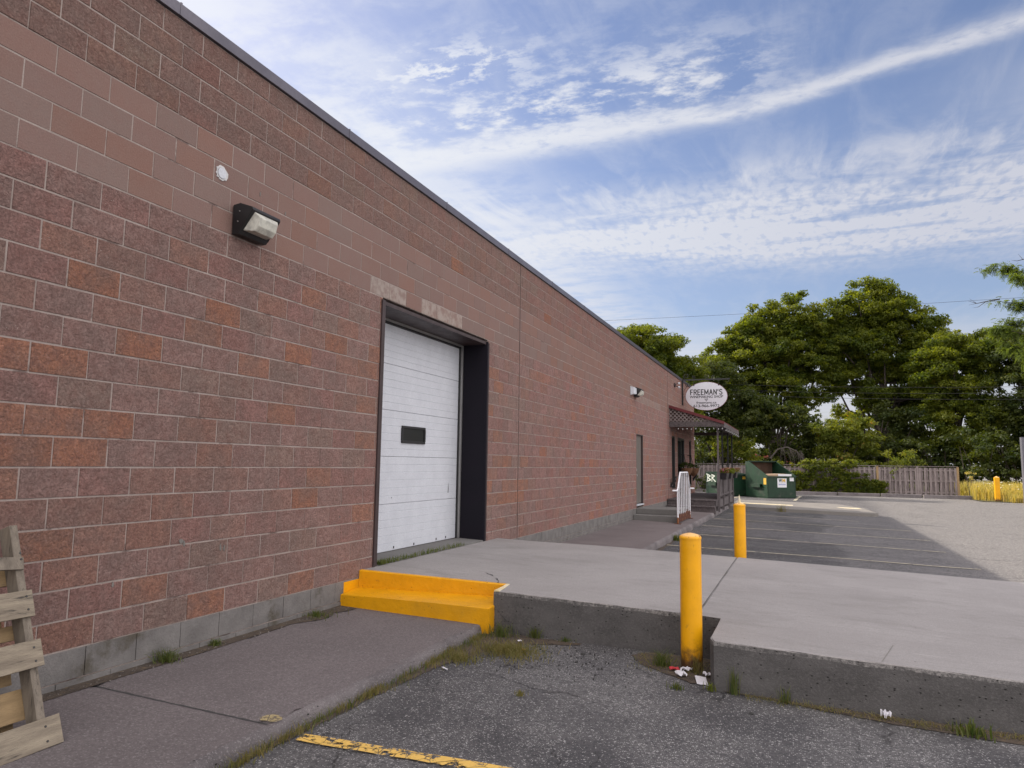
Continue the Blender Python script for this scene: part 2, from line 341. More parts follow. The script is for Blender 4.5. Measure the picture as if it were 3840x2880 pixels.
def leafmat(name, c1, c2, trans=.45, autumn=None):
    m, g, b, o = newmat(name); a = attr(g, 'rnd').outputs['Fac']
    col = g.mix(a, c1, c2)
    if autumn: col = g.mix(g.ss(a, .93, .97), col, autumn)
    setb(g, b, col, .55, spec=.3)
    t = g.n('ShaderNodeBsdfTranslucent'); g.put(t.inputs[0], g.mix(1, col, (2.15, 2.0, .5), 'MULTIPLY'))
    mx = g.n('ShaderNodeMixShader'); mx.inputs[0].default_value = trans
    g.L.new(b.outputs[0], mx.inputs[1]); g.L.new(t.outputs[0], mx.inputs[2]); g.L.new(mx.outputs[0], o.inputs[0])
    return m
M_leafA = leafmat('maple_leaves', (.035, .065, .010), (.155, .175, .022), .58, (.16, .15, .03))
M_leafD = leafmat('dark_leaves', (.022, .04, .010), (.07, .085, .016), .42, (.14, .13, .03))
M_leafY = leafmat('yellow_green_leaves', (.09, .13, .02), (.16, .17, .03), .5, (.25, .15, .03))
M_locust = leafmat('locust_leaves', (.06, .10, .03), (.13, .17, .05), .5)
M_grass = leafmat('grass_blades', (.05, .085, .02), (.12, .13, .04), .35)
M_dry = leafmat('dry_grass', (.20, .16, .07), (.11, .12, .035), .3)
M_meadow = leafmat('meadow_grass', (.24, .23, .07), (.50, .40, .16), .4)
M_flower = simple('wildflower_white', (.7, .68, .55), (.6, .55, .4), .8, 5)
M_flow2 = leafmat('porch_flowers', (.22, .05, .12), (.30, .22, .10), .3)

# ------------------------------------------------------------------ object helpers
def settag(o, label=None, cat=None, group=None, kind=None):
    if label: o['label'] = label
    if cat: o['category'] = cat
    if group: o['group'] = group
    if kind: o['kind'] = kind
    return o
def thing(name, label, cat, loc=(0, 0, 0), group=None, rz=0):
    o = bpy.data.objects.new(name, None); COL.objects.link(o); o.location = loc; o.rotation_euler = (0, 0, rz); o.empty_display_size = .2
    return settag(o, label, cat, group)
def link(name, me, mat, parent=None):
    o = bpy.data.objects.new(name, me); COL.objects.link(o)
    if mat is not None and not me.materials: me.materials.append(mat)
    if parent: o.parent = parent
    return o
class B:
    def __init__(s): s.bm = bmesh.new()
    def box(s, x0, x1, y0, y1, z0, z1, mat=None, bev=0):
        vs = [s.bm.verts.new((x, y, z)) for x in (x0, x1) for y in (y0, y1) for z in (z0, z1)]
        fs = [s.bm.faces.new([vs[i] for i in q]) for q in ((0, 1, 3, 2), (4, 6, 7, 5), (0, 4, 5, 1), (2, 3, 7, 6), (0, 2, 6, 4), (1, 5, 7, 3))]
        if mat is not None: bmesh.ops.transform(s.bm, matrix=mat, verts=vs)
        if bev:
            es = list({e for f in fs for e in f.edges}); bmesh.ops.bevel(s.bm, geom=es, offset=bev, segments=2, affect='EDGES', profile=.6)
        return s
    def prism(s, pts, axis, a, b):
        """pts: list of 2D; extrude along axis ('x','y','z') from a to b"""
        def mk(p, t): return {'x': (t, p[0], p[1]), 'y': (p[0], t, p[1]), 'z': (p[0], p[1], t)}[axis]
        A = [s.bm.verts.new(mk(p, a)) for p in pts]; C = [s.bm.verts.new(mk(p, b)) for p in pts]; n = len(pts)
        s.bm.faces.new(A); s.bm.faces.new(C[::-1])
        for i in range(n): s.bm.faces.new((A[i], C[i], C[(i+1) % n], A[(i+1) % n]))
        return s
    def hull(s, pts, faces):
        vs = [s.bm.verts.new(p) for p in pts]
        for f in faces: s.bm.faces.new([vs[i] for i in f])
        return s
    def slab(s, top, z0):
        """top: list of 3D points, extruded down to z0"""
        A = [s.bm.verts.new(p) for p in top]; C = [s.bm.verts.new((p[0], p[1], z0)) for p in top]; n = len(top)
        s.bm.faces.new(A); s.bm.faces.new(C[::-1])
        for i in range(n): s.bm.faces.new((A[i], C[i], C[(i+1) % n], A[(i+1) % n]))
        return s
    def tube(s, pts, rad, seg=8, cap=True):
        pts = [Vector(p) for p in pts]; n = len(pts)
        rad = rad if hasattr(rad, '__len__') else [rad]*n; rings = []
        for i, p in enumerate(pts):
            t = (pts[min(i+1, n-1)]-pts[max(i-1, 0)]).normalized()
            a = t.cross(Vector((0, 0, 1)) if abs(t.z) < .95 else Vector((1, 0, 0))).normalized(); c = t.cross(a)
            rings.append([s.bm.verts.new(p+(a*math.cos(2*math.pi*k/seg)+c*math.sin(2*math.pi*k/seg))*rad[i]) for k in range(seg)])
        for i in range(n-1):
            for k in range(seg): s.bm.faces.new((rings[i][k], rings[i][(k+1) % seg], rings[i+1][(k+1) % seg], rings[i+1][k]))
        if cap:
            s.bm.faces.new(rings[0][::-1]); s.bm.faces.new(rings[-1])
        return s
    def lathe(s, prof, c=(0, 0, 0), seg=32):
        rings = []
        for r, z in prof:
            rings.append([s.bm.verts.new((c[0]+r*math.cos(2*math.pi*k/seg), c[1]+r*math.sin(2*math.pi*k/seg), c[2]+z)) for k in range(seg)])
        for i in range(len(prof)-1):
            for k in range(seg): s.bm.faces.new((rings[i][k], rings[i][(k+1) % seg], rings[i+1][(k+1) % seg], rings[i+1][k]))
        s.bm.faces.new(rings[0][::-1]); s.bm.faces.new(rings[-1]); return s
    def sheet(s, pts):
        s.bm.faces.new([s.bm.verts.new(p) for p in pts]); return s
    def done(s, name, mat, parent=None, smooth=False, local=False):
        if parent is not None and not local:
            mw = Matrix.Translation(parent_loc(parent)) @ Matrix.Rotation(parent_rz(parent), 4, 'Z')
            bmesh.ops.transform(s.bm, matrix=mw.inverted(), verts=s.bm.verts)
        bmesh.ops.recalc_face_normals(s.bm, faces=s.bm.faces)
        me = bpy.data.meshes.new(name); s.bm.to_mesh(me); s.bm.free()
        if smooth:
            me.shade_smooth()
            try: me.set_sharp_from_angle(angle=R(40))
            except Exception: pass
        return link(name, me, mat, parent)
def parent_loc(p):
    l = Vector((0, 0, 0)); q = p
    while q: l = Vector(q.location) + l; q = q.parent
    return l
def parent_rz(p):
    a = 0; q = p
    while q: a += q.rotation_euler.z; q = q.parent
    return a
def copy_tree(o, parent=None):
    c = o.copy(); COL.objects.link(c); c.parent = parent
    for ch in list(o.children): copy_tree(ch, c)
    return c
def npmesh(name, V, F, attrs=None, mat=None, parent=None):
    """V (n,3), F (m,k) arrays; attrs name->(m,) or (m,3) face values"""
    me = bpy.data.meshes.new(name); k = F.shape[1]
    me.vertices.add(len(V)); me.vertices.foreach_set('co', V.astype(np.float32).ravel())
    me.loops.add(F.size); me.loops.foreach_set('vertex_index', F.astype(np.int32).ravel())
    me.polygons.add(len(F)); me.polygons.foreach_set('loop_start', np.arange(0, F.size, k, dtype=np.int32))
    me.update(calc_edges=True)
    for n_, a in (attrs or {}).items():
        if a.ndim == 1:
            at = me.attributes.new(n_, 'FLOAT', 'FACE'); at.data.foreach_set('value', a.astype(np.float32))
        else:
            at = me.attributes.new(n_, 'FLOAT_COLOR', 'FACE'); c4 = np.ones((len(a), 4), np.float32); c4[:, :3] = a; at.data.foreach_set('color', c4.ravel())
    me.shade_flat()
    return link(name, me, mat, parent)

# ------------------------------------------------------------------ ground
def smooth(a, b, x):
    t = np.clip((np.asarray(x, float)-a)/(b-a), 0, 1); return t*t*(3-2*t)
def gz(X, Y):
    X = np.asarray(X, float); Y = np.asarray(Y, float)
    Xc = np.clip(X, -2, 14)
    n_ = -.02*Xc; f_ = -.10-.027*Xc*(1-smooth(27, 38, Y))
    k = smooth(3.8, 7.5, Y)
    z = n_*(1-k)+f_*k + .006*np.sin(X*1.7+Y*.9)*np.sin(Y*1.3-X*.4)*((Y < 60) & (X < 40) & (Y > -12))*smooth(1.4, 2.2, X)
    return z
def gzf(x, y): return float(gz(x, y))
xs = np.unique(np.concatenate([np.linspace(-400, -30, 8), np.arange(-30, 0, 1), np.arange(0, 10, .25), np.arange(10, 40, .5), np.linspace(40, 700, 14)]))
ys = np.unique(np.concatenate([np.linspace(-200, -12, 8), np.arange(-12, 60, .25), np.linspace(60, 1500, 16)]))
XX, YY = np.meshgrid(xs, ys); ZZ = gz(XX, YY)
nx, ny = len(xs), len(ys); idx = np.arange(nx*ny).reshape(ny, nx)
F = np.stack([idx[:-1, :-1], idx[:-1, 1:], idx[1:, 1:], idx[1:, :-1]], -1).reshape(-1, 4)
o = npmesh('parking_lot', np.stack([XX, YY, ZZ], -1).reshape(-1, 3), F, mat=M_asph); o['kind'] = 'structure'
o.data.shade_smooth()
# meadow/soil sheet beyond the lot
def patch_sheet(name, outline, mat, dz=.006, kind='structure', res=None, wob=0):
    bb = B(); pts = []
    n = len(outline)
    for i in range(n):
        a = outline[i]; c = outline[(i+1) % n]; L = math.hypot(c[0]-a[0], c[1]-a[1]); k = max(1, int(L/(res or 1e9)))
        for t in range(k):
            f = t/k; x = a[0]+(c[0]-a[0])*f; y = a[1]+(c[1]-a[1])*f
            if wob: x += random.uniform(-wob, wob); y += random.uniform(-wob, wob)
            pts.append((x, y))
    face = bb.bm.faces.new([bb.bm.verts.new((x, y, 0)) for x, y in pts])
    bmesh.ops.triangulate(bb.bm, faces=[face])
    for v_ in bb.bm.verts: v_.co.z = gzf(v_.co.x, v_.co.y)+dz
    ob = bb.done(name, mat); 
    if kind: ob['kind'] = kind
    return ob
def grid_sheet(name, x0, x1, y0, y1, mat, dz, step, yfun=None):
    xs = np.arange(x0, x1+step/2, step); ys = np.arange(y0, y1+step/2, step); XX, YY = np.meshgrid(xs, ys); ZZ = gz(XX, YY)+dz
    idx = np.arange(XX.size).reshape(XX.shape); F = np.stack([idx[:-1, :-1], idx[:-1, 1:], idx[1:, 1:], idx[1:, :-1]], -1).reshape(-1, 4)
    o = npmesh(name, np.stack([XX, YY, ZZ], -1).reshape(-1, 3), F, mat=mat); o['kind'] = 'structure'; return o
grid_sheet('lawn', -30, 13.4, 47.4, 140, M_soil, .03, 2)
grid_sheet('field', 13.6, 60, 42.3, 140, M_soil, .03, 1.9)

# ------------------------------------------------------------------ near sidewalk with worn kerb edge
def walk(name, y0, y1, top, slope, mat, kmat, xe=1.64, rough=.02, gz_extra=-.12, step=.06, joints=()):
    ys = np.arange(y0, y1+1e-6, step); ny = len(ys)
    cut = xe-.065
    edge = xe + rough*(np.interp(ys, np.arange(y0-1, y1+1, .23), rng.normal(0, 1, len(np.arange(y0-1, y1+1, .23))))) + rng.normal(0, rough*.25, ny)
    def strip(cols, nm, m):
        Vv = []; 
        for xcol, zoff in cols:
            xx = xcol(ys) if callable(xcol) else np.full(ny, xcol)
            zz = top+slope*xx+(zoff(ys) if callable(zoff) else zoff)
            Vv.append(np.stack([xx, ys, zz], -1))
        Vv = np.stack(Vv, 1); k = Vv.shape[1]; id_ = np.arange(ny*k).reshape(ny, k)
        F = np.stack([id_[:-1, :-1], id_[:-1, 1:], id_[1:, 1:], id_[1:, :-1]], -1).reshape(-1, 4)
        return npmesh(nm, Vv.reshape(-1, 3), F, mat=m)
    jn = rng.normal(0, 1, ny)
    def jz(y):
        z = np.zeros_like(y)
        for j in joints: z = z-.014*np.exp(-((y-j)/.03)**2)
        return z
    a = strip([(-.0, jz), (cut*.5, jz), (cut, jz)], name, mat); a['kind'] = 'structure'
    k = strip([(cut, jz), (lambda y: edge-.035, lambda y: jz(y)-.002+jn*.0015), (lambda y: edge-.014, lambda y: -.009+jn*.004), (lambda y: edge, lambda y: -.035+jn*.006), (lambda y: edge+.012, lambda y: -.07+jn*.004), (lambda y: edge+.02, -.22)], 'kerb', kmat); k['kind'] = 'structure'
    k.data.shade_smooth(); return a, k
walk('sidewalk', -9.0, 3.3, .09, -.025, M_walk, M_kerb, 1.64, .022, joints=(-5.5, -4.04, -2.57, -1.1, .36, 1.83))
walk('sidewalk', 7.0, 31.5, .03, -.025, M_walk2, M_kerb, 1.69, .018, joints=(9.2, 10.9, 12.6, 14.3, 16.0, 19.5, 21.2))
def zs(x, y=None): return .09-.025*x
# dark joint grooves on the near sidewalk
for j in (-1.1, .36, 1.83):
    bb = B(); n = 22; pts = []
    for i in range(n+1):
        x = .05+1.5*i/n; yy = j+random.uniform(-.004, .004); pts.append((x, yy))
    for i in range(n):
        (xa, ya), (xb, yb) = pts[i], pts[i+1]; h = random.uniform(.006, .012)
        bb.sheet([(xa, ya-h, zs(xa)-.0105), (xb, yb-h, zs(xb)-.0105), (xb, yb+h, zs(xb)-.0105), (xa, ya+h, zs(xa)-.0105)])
    o = bb.done('pavement_joint', M_stone); o['kind'] = 'structure'

# parking bay lines on the far lot and the worn yellow line close by
def line(name, p0, p1, wd, mat, dz=.005, seg=.5):
    L = math.hypot(p1[0]-p0[0], p1[1]-p0[1]); n = max(2, int(L/seg)); dx, dy = (p1[0]-p0[0])/L, (p1[1]-p0[1])/L; bb = B(); A = []
    for i in range(n+1):
        t = i/n; x = p0[0]+(p1[0]-p0[0])*t; y = p0[1]+(p1[1]-p0[1])*t; wj = wd/2*(1+random.uniform(-.1, .1))
        A.append([bb.bm.verts.new((x+s_*dy*wj, y-s_*dx*wj, gzf(x+s_*dy*wj, y-s_*dx*wj)+dz+.006)) for s_ in (1, -1)])
    for i in range(n): bb.bm.faces.new((A[i][0], A[i+1][0], A[i+1][1], A[i][1]))
    o = bb.done(name, mat); o['kind'] = 'structure'; return o
for y0, x0, x1 in ((12.9, 1.75, 7.7), (15.85, 1.75, 7.6), (18.75, 1.78, 7.7), (21.8, 1.78, 7.65), (24.9, 1.9, 6.4)):
    line('road_marking', (x0, y0), (x1, y0+.28), .095, M_linef)
line('road_marking', (1.74, .43), (3.1, .55), .105, M_line, seg=.1)
line('road_marking', (4.2, 36.5), (4.5, 43.0), .16, M_linef)
line('road_marking', (1.0, 36.5), (1.3, 39.5), .14, M_linef)

# raised concrete walk at the end of the parking bays
bb = B(); T = []
out = [(1.70, 28.0), (4.0, 28.05), (6.6, 28.3), (7.2, 28.5), (7.35, 28.8), (7.25, 29.3), (7.0, 31.2), (6.0, 33.0), (1.70, 33.5)]
bb.slab([(x, y, gzf(x, y)+.13) for x, y in out], -.6)
o = bb.done('pavement', M_isl); o['kind'] = 'structure'
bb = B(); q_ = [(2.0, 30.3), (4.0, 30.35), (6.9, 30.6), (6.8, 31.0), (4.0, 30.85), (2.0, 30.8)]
bb.sheet([(x, y, gzf(x, y)+.136) for x, y in q_]); o = bb.done('road_marking', M_yedge); o['kind'] = 'structure'  # pale yellow strip, its colour also standing in for the sunlit band here
# kerb timbers in front of the fence
bb = B()
for x0, x1, y, h in ((3.6, 6.6, 45.9, .16), (6.65, 9.0, 45.9, .15), (9.05, 11.2, 45.7, .17), (11.25, 14.0, 45.4, .17), (-3, 3.4, 46.3, .14)):
    bb.box(x0, x1, y-.16, y+.16, gzf(x0, y)-.1, gzf(x0, y)+h+.04, bev=.02)
o = bb.done('kerb', M_kerb); o['kind'] = 'structure'

# ------------------------------------------------------------------ building
bld = thing('warehouse_building', 'long single-storey red-brown concrete block building with a pale smooth band and a white overhead door', 'building', (0, 0, 0))
ZB, CH, BL = .33, .2, .4
YA, YE = -7.0, 30.6
openings = [(3.87, 6.93, .0, 3.53), (17.93, 18.93, .33, 2.53), (24.3, 25.1, .73, 2.73), (25.7, 27.5, .33, 2.73), (28.9, 29.5, .73, 2.73)]
BH = 4.78+.35
def covered(n, y0, y1, bottom=ZB):
    z0 = ZB+n*CH; z1 = z0+CH; segs = [(y0, y1)]
    for a, b_, c, d_ in openings:
        if z1 > c+.01 and z0 < d_-.01:
            ns = []
            for s0, s1 in segs:
                if b_ <= s0 or a >= s1: ns.append((s0, s1)); continue
                if s0 < a: ns.append((s0, a))
                if b_ < s1: ns.append((b_, s1))
            segs = ns
    return segs
def block_mesh(rows, name, mat, smoothb, inset, relief, tintf):
    Vl, Fl, T_, Ef = [], [], [], []
    for n in rows:
        off = 0 if n % 2 == 0 else BL/2; k0 = int(math.floor((YA-off)/BL)); k1 = int(math.ceil((YE-off)/BL))
        for k in range(k0, k1):
            a = max(k*BL+off, YA); c = min((k+1)*BL+off, YE)
            if c-a < .02: continue
            col, eff = tintf(n, (a+c)/2)
            for s0, s1 in covered(n, a, c):
                if s1-s0 < .03: continue
                j = .0052; jh = j*(1 if (a < 9) else .5)*random.uniform(.55, 1.2); y0, y1 = s0+jh, s1-jh; z0, z1 = ZB+n*CH+j*random.uniform(.75, 1.3), ZB+(n+1)*CH-j*random.uniform(.75, 1.3)
                z1 = min(z1, 5.115)
                q = inset; px = relief+random.uniform(-.0008, .0015)
                tl = random.uniform(-.001, .001)
                b0 = len(Vl)
                Vl += [(-.004, y0, z0), (-.004, y1, z0), (-.004, y1, z1), (-.004, y0, z1), (px+tl, y0+q, z0+q), (px-tl, y1-q, z0+q), (px, y1-q, z1-q), (px, y0+q, z1-q)]
                fs = [(4, 5, 6, 7), (0, 1, 5, 4), (1, 2, 6, 5), (2, 3, 7, 6), (3, 0, 4, 7)]
                Fl += [tuple(b0+i for i in f) for f in fs]; T_ += [col]*5; Ef += [eff]*5
    return npmesh(name, np.array(Vl), np.array(Fl), {'tint': np.array(T_), 'eff': np.array(Ef)}, mat, bld)
def tint(n, y):
    z = ZB+(n+.5)*CH
    r = random.random(); k = random.uniform(.93, 1.07)
    po = (.40 if 1.0 < z < 3.4 and y < 9.5 else .12) * (1.35 if math.sin(y*.9+z*1.4) > 0 else .5)
    if z > 4.3: po = .04
    if r < po: c = random.choice([(.31, .155, .105), (.295, .16, .118), (.28, .165, .135)])
    elif r < po+.08: c = (.25, .185, .165)
    elif r < po+.22: c = (.268, .160, .148)
    elif r < po+.36: c = (.268, .172, .150)
    else: c = (.265, .180, .168)
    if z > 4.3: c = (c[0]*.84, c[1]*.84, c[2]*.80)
    if y > 9: c = (c[0]*1.06, c[1]*.97, c[2]*.97)
    return (c[0]*k*1.24, c[1]*k*1.18, c[2]*k*1.13), 0.0
def tintb(n, y):
    k = random.uniform(.96, 1.05); c = random.choice([(.205, .133, .118), (.208, .132, .114), (.200, .134, .120), (.212, .126, .104), (.196, .140, .126)])
    if y > 10: c = (c[0]*1.04, c[1]*.97, c[2]*.93)
    e = 0
    if n == 16 and (3.6 < y < 4.45 or 4.8 < y < 6.0): e = 1.0
    if n in (14, 15, 16) and 18.2 < y < 22 and random.random() < .55: e = .4
    return tuple(x*k for x in c), e
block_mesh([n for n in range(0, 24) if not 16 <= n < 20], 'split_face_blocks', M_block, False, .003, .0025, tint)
block_mesh(range(16, 20), 'smooth_band', M_band, True, .0015, .0005, tintb)
# backing wall with openings (mortar coloured), 0.30 thick
bb = B()
ycuts = sorted({YA, YE, *[v_ for o_ in openings for v_ in o_[:2]]})
for i in range(len(ycuts)-1):
    y0, y1 = ycuts[i], ycuts[i+1]; op = [o_ for o_ in openings if o_[0] <= y0+1e-6 and o_[1] >= y1-1e-6]
    if op:
        c, d_ = op[0][2], op[0][3]
        if c > .01: bb.box(-.30, -.002, y0, y1, -.3, c)
        bb.box(-.30, -.002, y0, y1, d_, 5.12)
    else: bb.box(-.30, -.002, y0, y1, -.3, 5.12)
bb.done('wall', M_mortar, bld)
bb = B(); bb.box(-25, -.31, YE-.3, YE, -.3, 5.115); bb.box(-25, -24.7, YA, YE-.31, -.3, 5.115); bb.box(-24.69, -.31, YA, YA+.3, -.3, 5.115)
bb.done('side_wall', M_block, bld)
bb = B(); bb.box(-24.6, -.32, YA+.32, YE-.32, 4.8, 4.86); bb.done('roof', M_roof, bld)
bb = B(); bb.box(-24.6, -10, YA+.32, YE-.32, -.2, 0); bb.box(-3.5, -3.4, 24, 30, .1, 4.7); bb.done('interior_wall', M_mdoor, bld)
# foundation blocks
bb = B()
for row, (z0, z1, off) in enumerate(((.135, .33, .25), (.065, .13, .05), (-.09, .06, .3), (-.3, -.1, .1))):
    y = YA-off
    while y < YE:
        y0 = max(y, YA)+.003; y1 = min(y+.4, YE)-.003; y += .4
        if y1-y0 < .03: continue
        for s0, s1 in ((y0, min(y1, 3.87)), (max(y0, 6.93), y1)):
            if s1-s0 < .03: continue
            px = .006+random.uniform(-.002, .002) + (.004 if row == 1 else 0)
            bb.box(-.003, px, s0, s1, z0+.002, z1-.002, bev=.002)
bb.done('foundation', M_plinth, bld)
# coping in lengths
seams = [-6.2, -3.9, -1.6, .73, 3.04, 5.38, 7.68, 10.0, 12.3, 14.6, 16.9, 19.2, 21.5, 23.8, 26.1, 28.4, 30.66]
bb = B(); y = YA
for s_ in seams:
    bb.prism([(.028, 5.125), (.030, 5.222), (-.16, 5.232), (-.30, 5.225), (-.30, 5.125)], 'y', y+.002, s_-.002); 
    bb.box(-.14, .032, s_-.008, s_+.008, 5.124, 5.232); y = s_
bb.prism([(30.632, 5.125), (30.634, 5.222), (30.45, 5.23), (30.3, 5.225), (30.3, 5.125)], 'x', -25, -.31)
bb.done('coping', M_cap, bld)
# control joints
for y in (8.30, 23.45):
    bb = B(); bb.box(-.003, .0065, y-.006, y+.006, .33, 5.12); bb.done('control_joint', M_brown, bld)

# overhead door: reveal, frame, sectional door with window and track
dY0, dY1, dX = 3.87, 6.93, -.45
odr = link('door_frame', bpy.data.meshes.new('x'), None, bld); bpy.data.objects.remove(odr)
bb = B()
bb.box(-.60, .012, dY1-.028, dY1+.004, .36, 3.50); bb.done('door_frame', M_navy, bld)
bb = B()
bb.box(-.60, .014, dY0-.004, dY0+.045, .36, 3.50); bb.box(.0, .022, dY0-.035, dY0-.004, .36, 3.50); bb.box(.001, .016, dY1+.004, dY1+.04, .36, 3.48); bb.done('door_frame', M_brown, bld)
bb = B(); bb.box(-.60, -.012, dY0+.046, dY1-.03, 3.455, 3.50); bb.done('door_head', M_brown, bld)
ohd = thing('overhead_door', None, None); ohd.parent = bld
ins = []
zc = .445; secs = [.445, 1.05, 1.665, 2.27, 2.875, 3.40]
for i in range(5):
    bb = B(); z0, z1 = secs[i]+.0015, secs[i+1]-.0015; k = 6; hh_ = (z1-z0)/k
    pr = [(dX-.04, z0), (dX-.04, z1), (dX-.004, z1)]
    pts = []
    for j in range(k, 0, -1):
        zt = z0+j*hh_; pts += [(dX, zt-.003), (dX, zt-hh_+.004), (dX-.004, zt-hh_+.001)]
    pr = [(dX-.04, z0), (dX-.04, z1)] + [(dX-.003, z1)] + pts
    bb.prism(pr, 'y', dY0+.05, dY1-.10)
    bb.done('door_panel', M_white, ohd)
bb = B()
for a in [(5.165, 5.745, 1.885, 2.05)]:
    y0, y1, z0, z1 = a
    bb.box(dX+.001, dX+.022, y0-.03, y1+.03, z1, z1+.035, bev=.006); bb.box(dX+.001, dX+.022, y0-.03, y1+.03, z0-.035, z0, bev=.006)
    bb.box(dX+.001, dX+.021, y0-.035, y0, z0, z1); bb.box(dX+.001, dX+.021, y1, y1+.035, z0, z1)
wf = bb.done('window_frame', M_dark, ohd); bb = B(); bb.box(dX+.001, dX+.009, 5.165, 5.745, 1.885, 2.05); bb.box(dX+.009, dX+.012, 5.19, 5.72, 1.955, 1.967); bb.done('pane', M_plex, wf)
bb = B(); bb.box(dX-.03, dX+.02, dY1-.10, dY1-.07, .445, 3.42); bb.box(dX-.03, dX+.025, dY0+.05, dY1-.07, 3.40, 3.425)
bb.done('weather_seal', M_dark, ohd)
bb = B(); bb.box(dX-.02, dX+.045, dY1-.068, dY1-.030, .445, 3.45)
for z in (.7, 1.2, 1.9, 2.4, 2.9): bb.box(dX+.045, dX+.052, dY1-.058, dY1-.045, z, z+.012)
bb.box(dX-.02, dX+.04, dY0+.05, dY1-.07, 3.426, 3.455)
bb.done('door_track', M_alum, ohd)
bb = B(); bb.box(dX+.001, dX+.006, 4.2, 4.212, .46, .475); 
for y, z in ((5.02, .47), (5.55, .462), (6.2, .47), (6.5, .47)): bb.box(dX+.001, dX+.008, y, y+.018, z, z+.03)
bb.prism([(6.55, 1.14), (6.565, 1.14), (6.57, 1.20), (6.56, 1.29), (6.555, 1.20)], 'x', dX+.001, dX+.003)
bb.prism([(4.93, 1.12), (4.95, 1.125), (4.945, 1.14)], 'x', dX+.001, dX+.003)
bb.done('door_scuff', M_stone, ohd)
bb = B(); bb.slab([(-.60, dY0+.046, .446), (-.003, dY0+.046, .425), (-.003, dY1-.03, .425), (-.60, dY1-.03, .446)], -.2); bb.done('door_sill', M_step, bld)
bb = B(); bb.box(-.63, -.61, dY0-.1, dY1+.1, .2, 3.6); bb.done('door_back', M_dark, bld)

# man door
md = thing('side_door', None, None); md.parent = bld
bb = B(); bb.box(-.09, -.055, 17.97, 18.87, .46, 2.50); bb.done('door_leaf', M_mdoor, md)
bb = B(); bb.box(-.12, -.004, 17.93, 17.965, .42, 2.53); bb.box(-.12, -.004, 18.885, 18.93, .42, 2.53); bb.box(-.12, -.004, 17.966, 18.884, 2.50, 2.53); bb.done('door_frame', M_brown, md)
bb = B(); bb.box(-.054, -.015, 18.02, 18.10, 1.42, 1.50, bev=.01); bb.done('lock', M_alum, md); bb = B(); bb.tube([(-.054, 18.06, 1.30), (-.0, 18.06, 1.30)], .03, 12); bb.done('handle', M_alum, md)
bb = B(); bb.box(-.12, .03, 17.94, 18.90, .40, .43); bb.done('door_sill', M_white, md)
# shop windows and shop door
for y0, y1, z0, z1 in ((24.3, 25.1, .73, 2.73), (28.9, 29.5, .73, 2.73)):
    wd = thing('shop_window', None, None); wd.parent = bld
    bb = B(); bb.box(-.10, -.01, y0, y0+.06, z0, z1); bb.box(-.10, -.01, y1-.06, y1, z0, z1); bb.box(-.10, -.01, y0+.06, y1-.06, z0, z0+.06); bb.box(-.10, -.01, y0+.06, y1-.06, z1-.06, z1); bb.done('frame', M_dark, wd)
    bb = B(); bb.box(-.075, -.065, y0+.06, y1-.06, z0+.06, z1-.06); bb.done('pane', M_glassd, wd)
wd = thing('shop_door', None, None); wd.parent = bld
bb = B()
for y0, y1 in ((25.7, 25.78), (26.65, 26.75), (27.42, 27.5)): bb.box(-.10, -.01, y0, y1, .35, 2.73)
bb.box(-.10, -.01, 25.78, 26.65, .35, .6); bb.box(-.10, -.01, 25.78, 26.65, 2.6, 2.73); bb.box(-.10, -.01, 26.75, 27.42, .35, .73); bb.box(-.10, -.01, 26.75, 27.42, 2.65, 2.73); bb.done('frame', M_dark, wd)
bb = B(); bb.box(-.075, -.065, 25.78, 26.65, .6, 2.6); bb.box(-.075, -.065, 26.75, 27.42, .73, 2.65); bb.done('pane', M_glassd, wd)
bb = B(); bb.tube([(-.01, 26.55, 1.2), (.05, 26.55, 1.25), (.05, 26.55, 1.55), (-.01, 26.55, 1.6)], .012, 8); bb.done('handle', M_alum, wd)

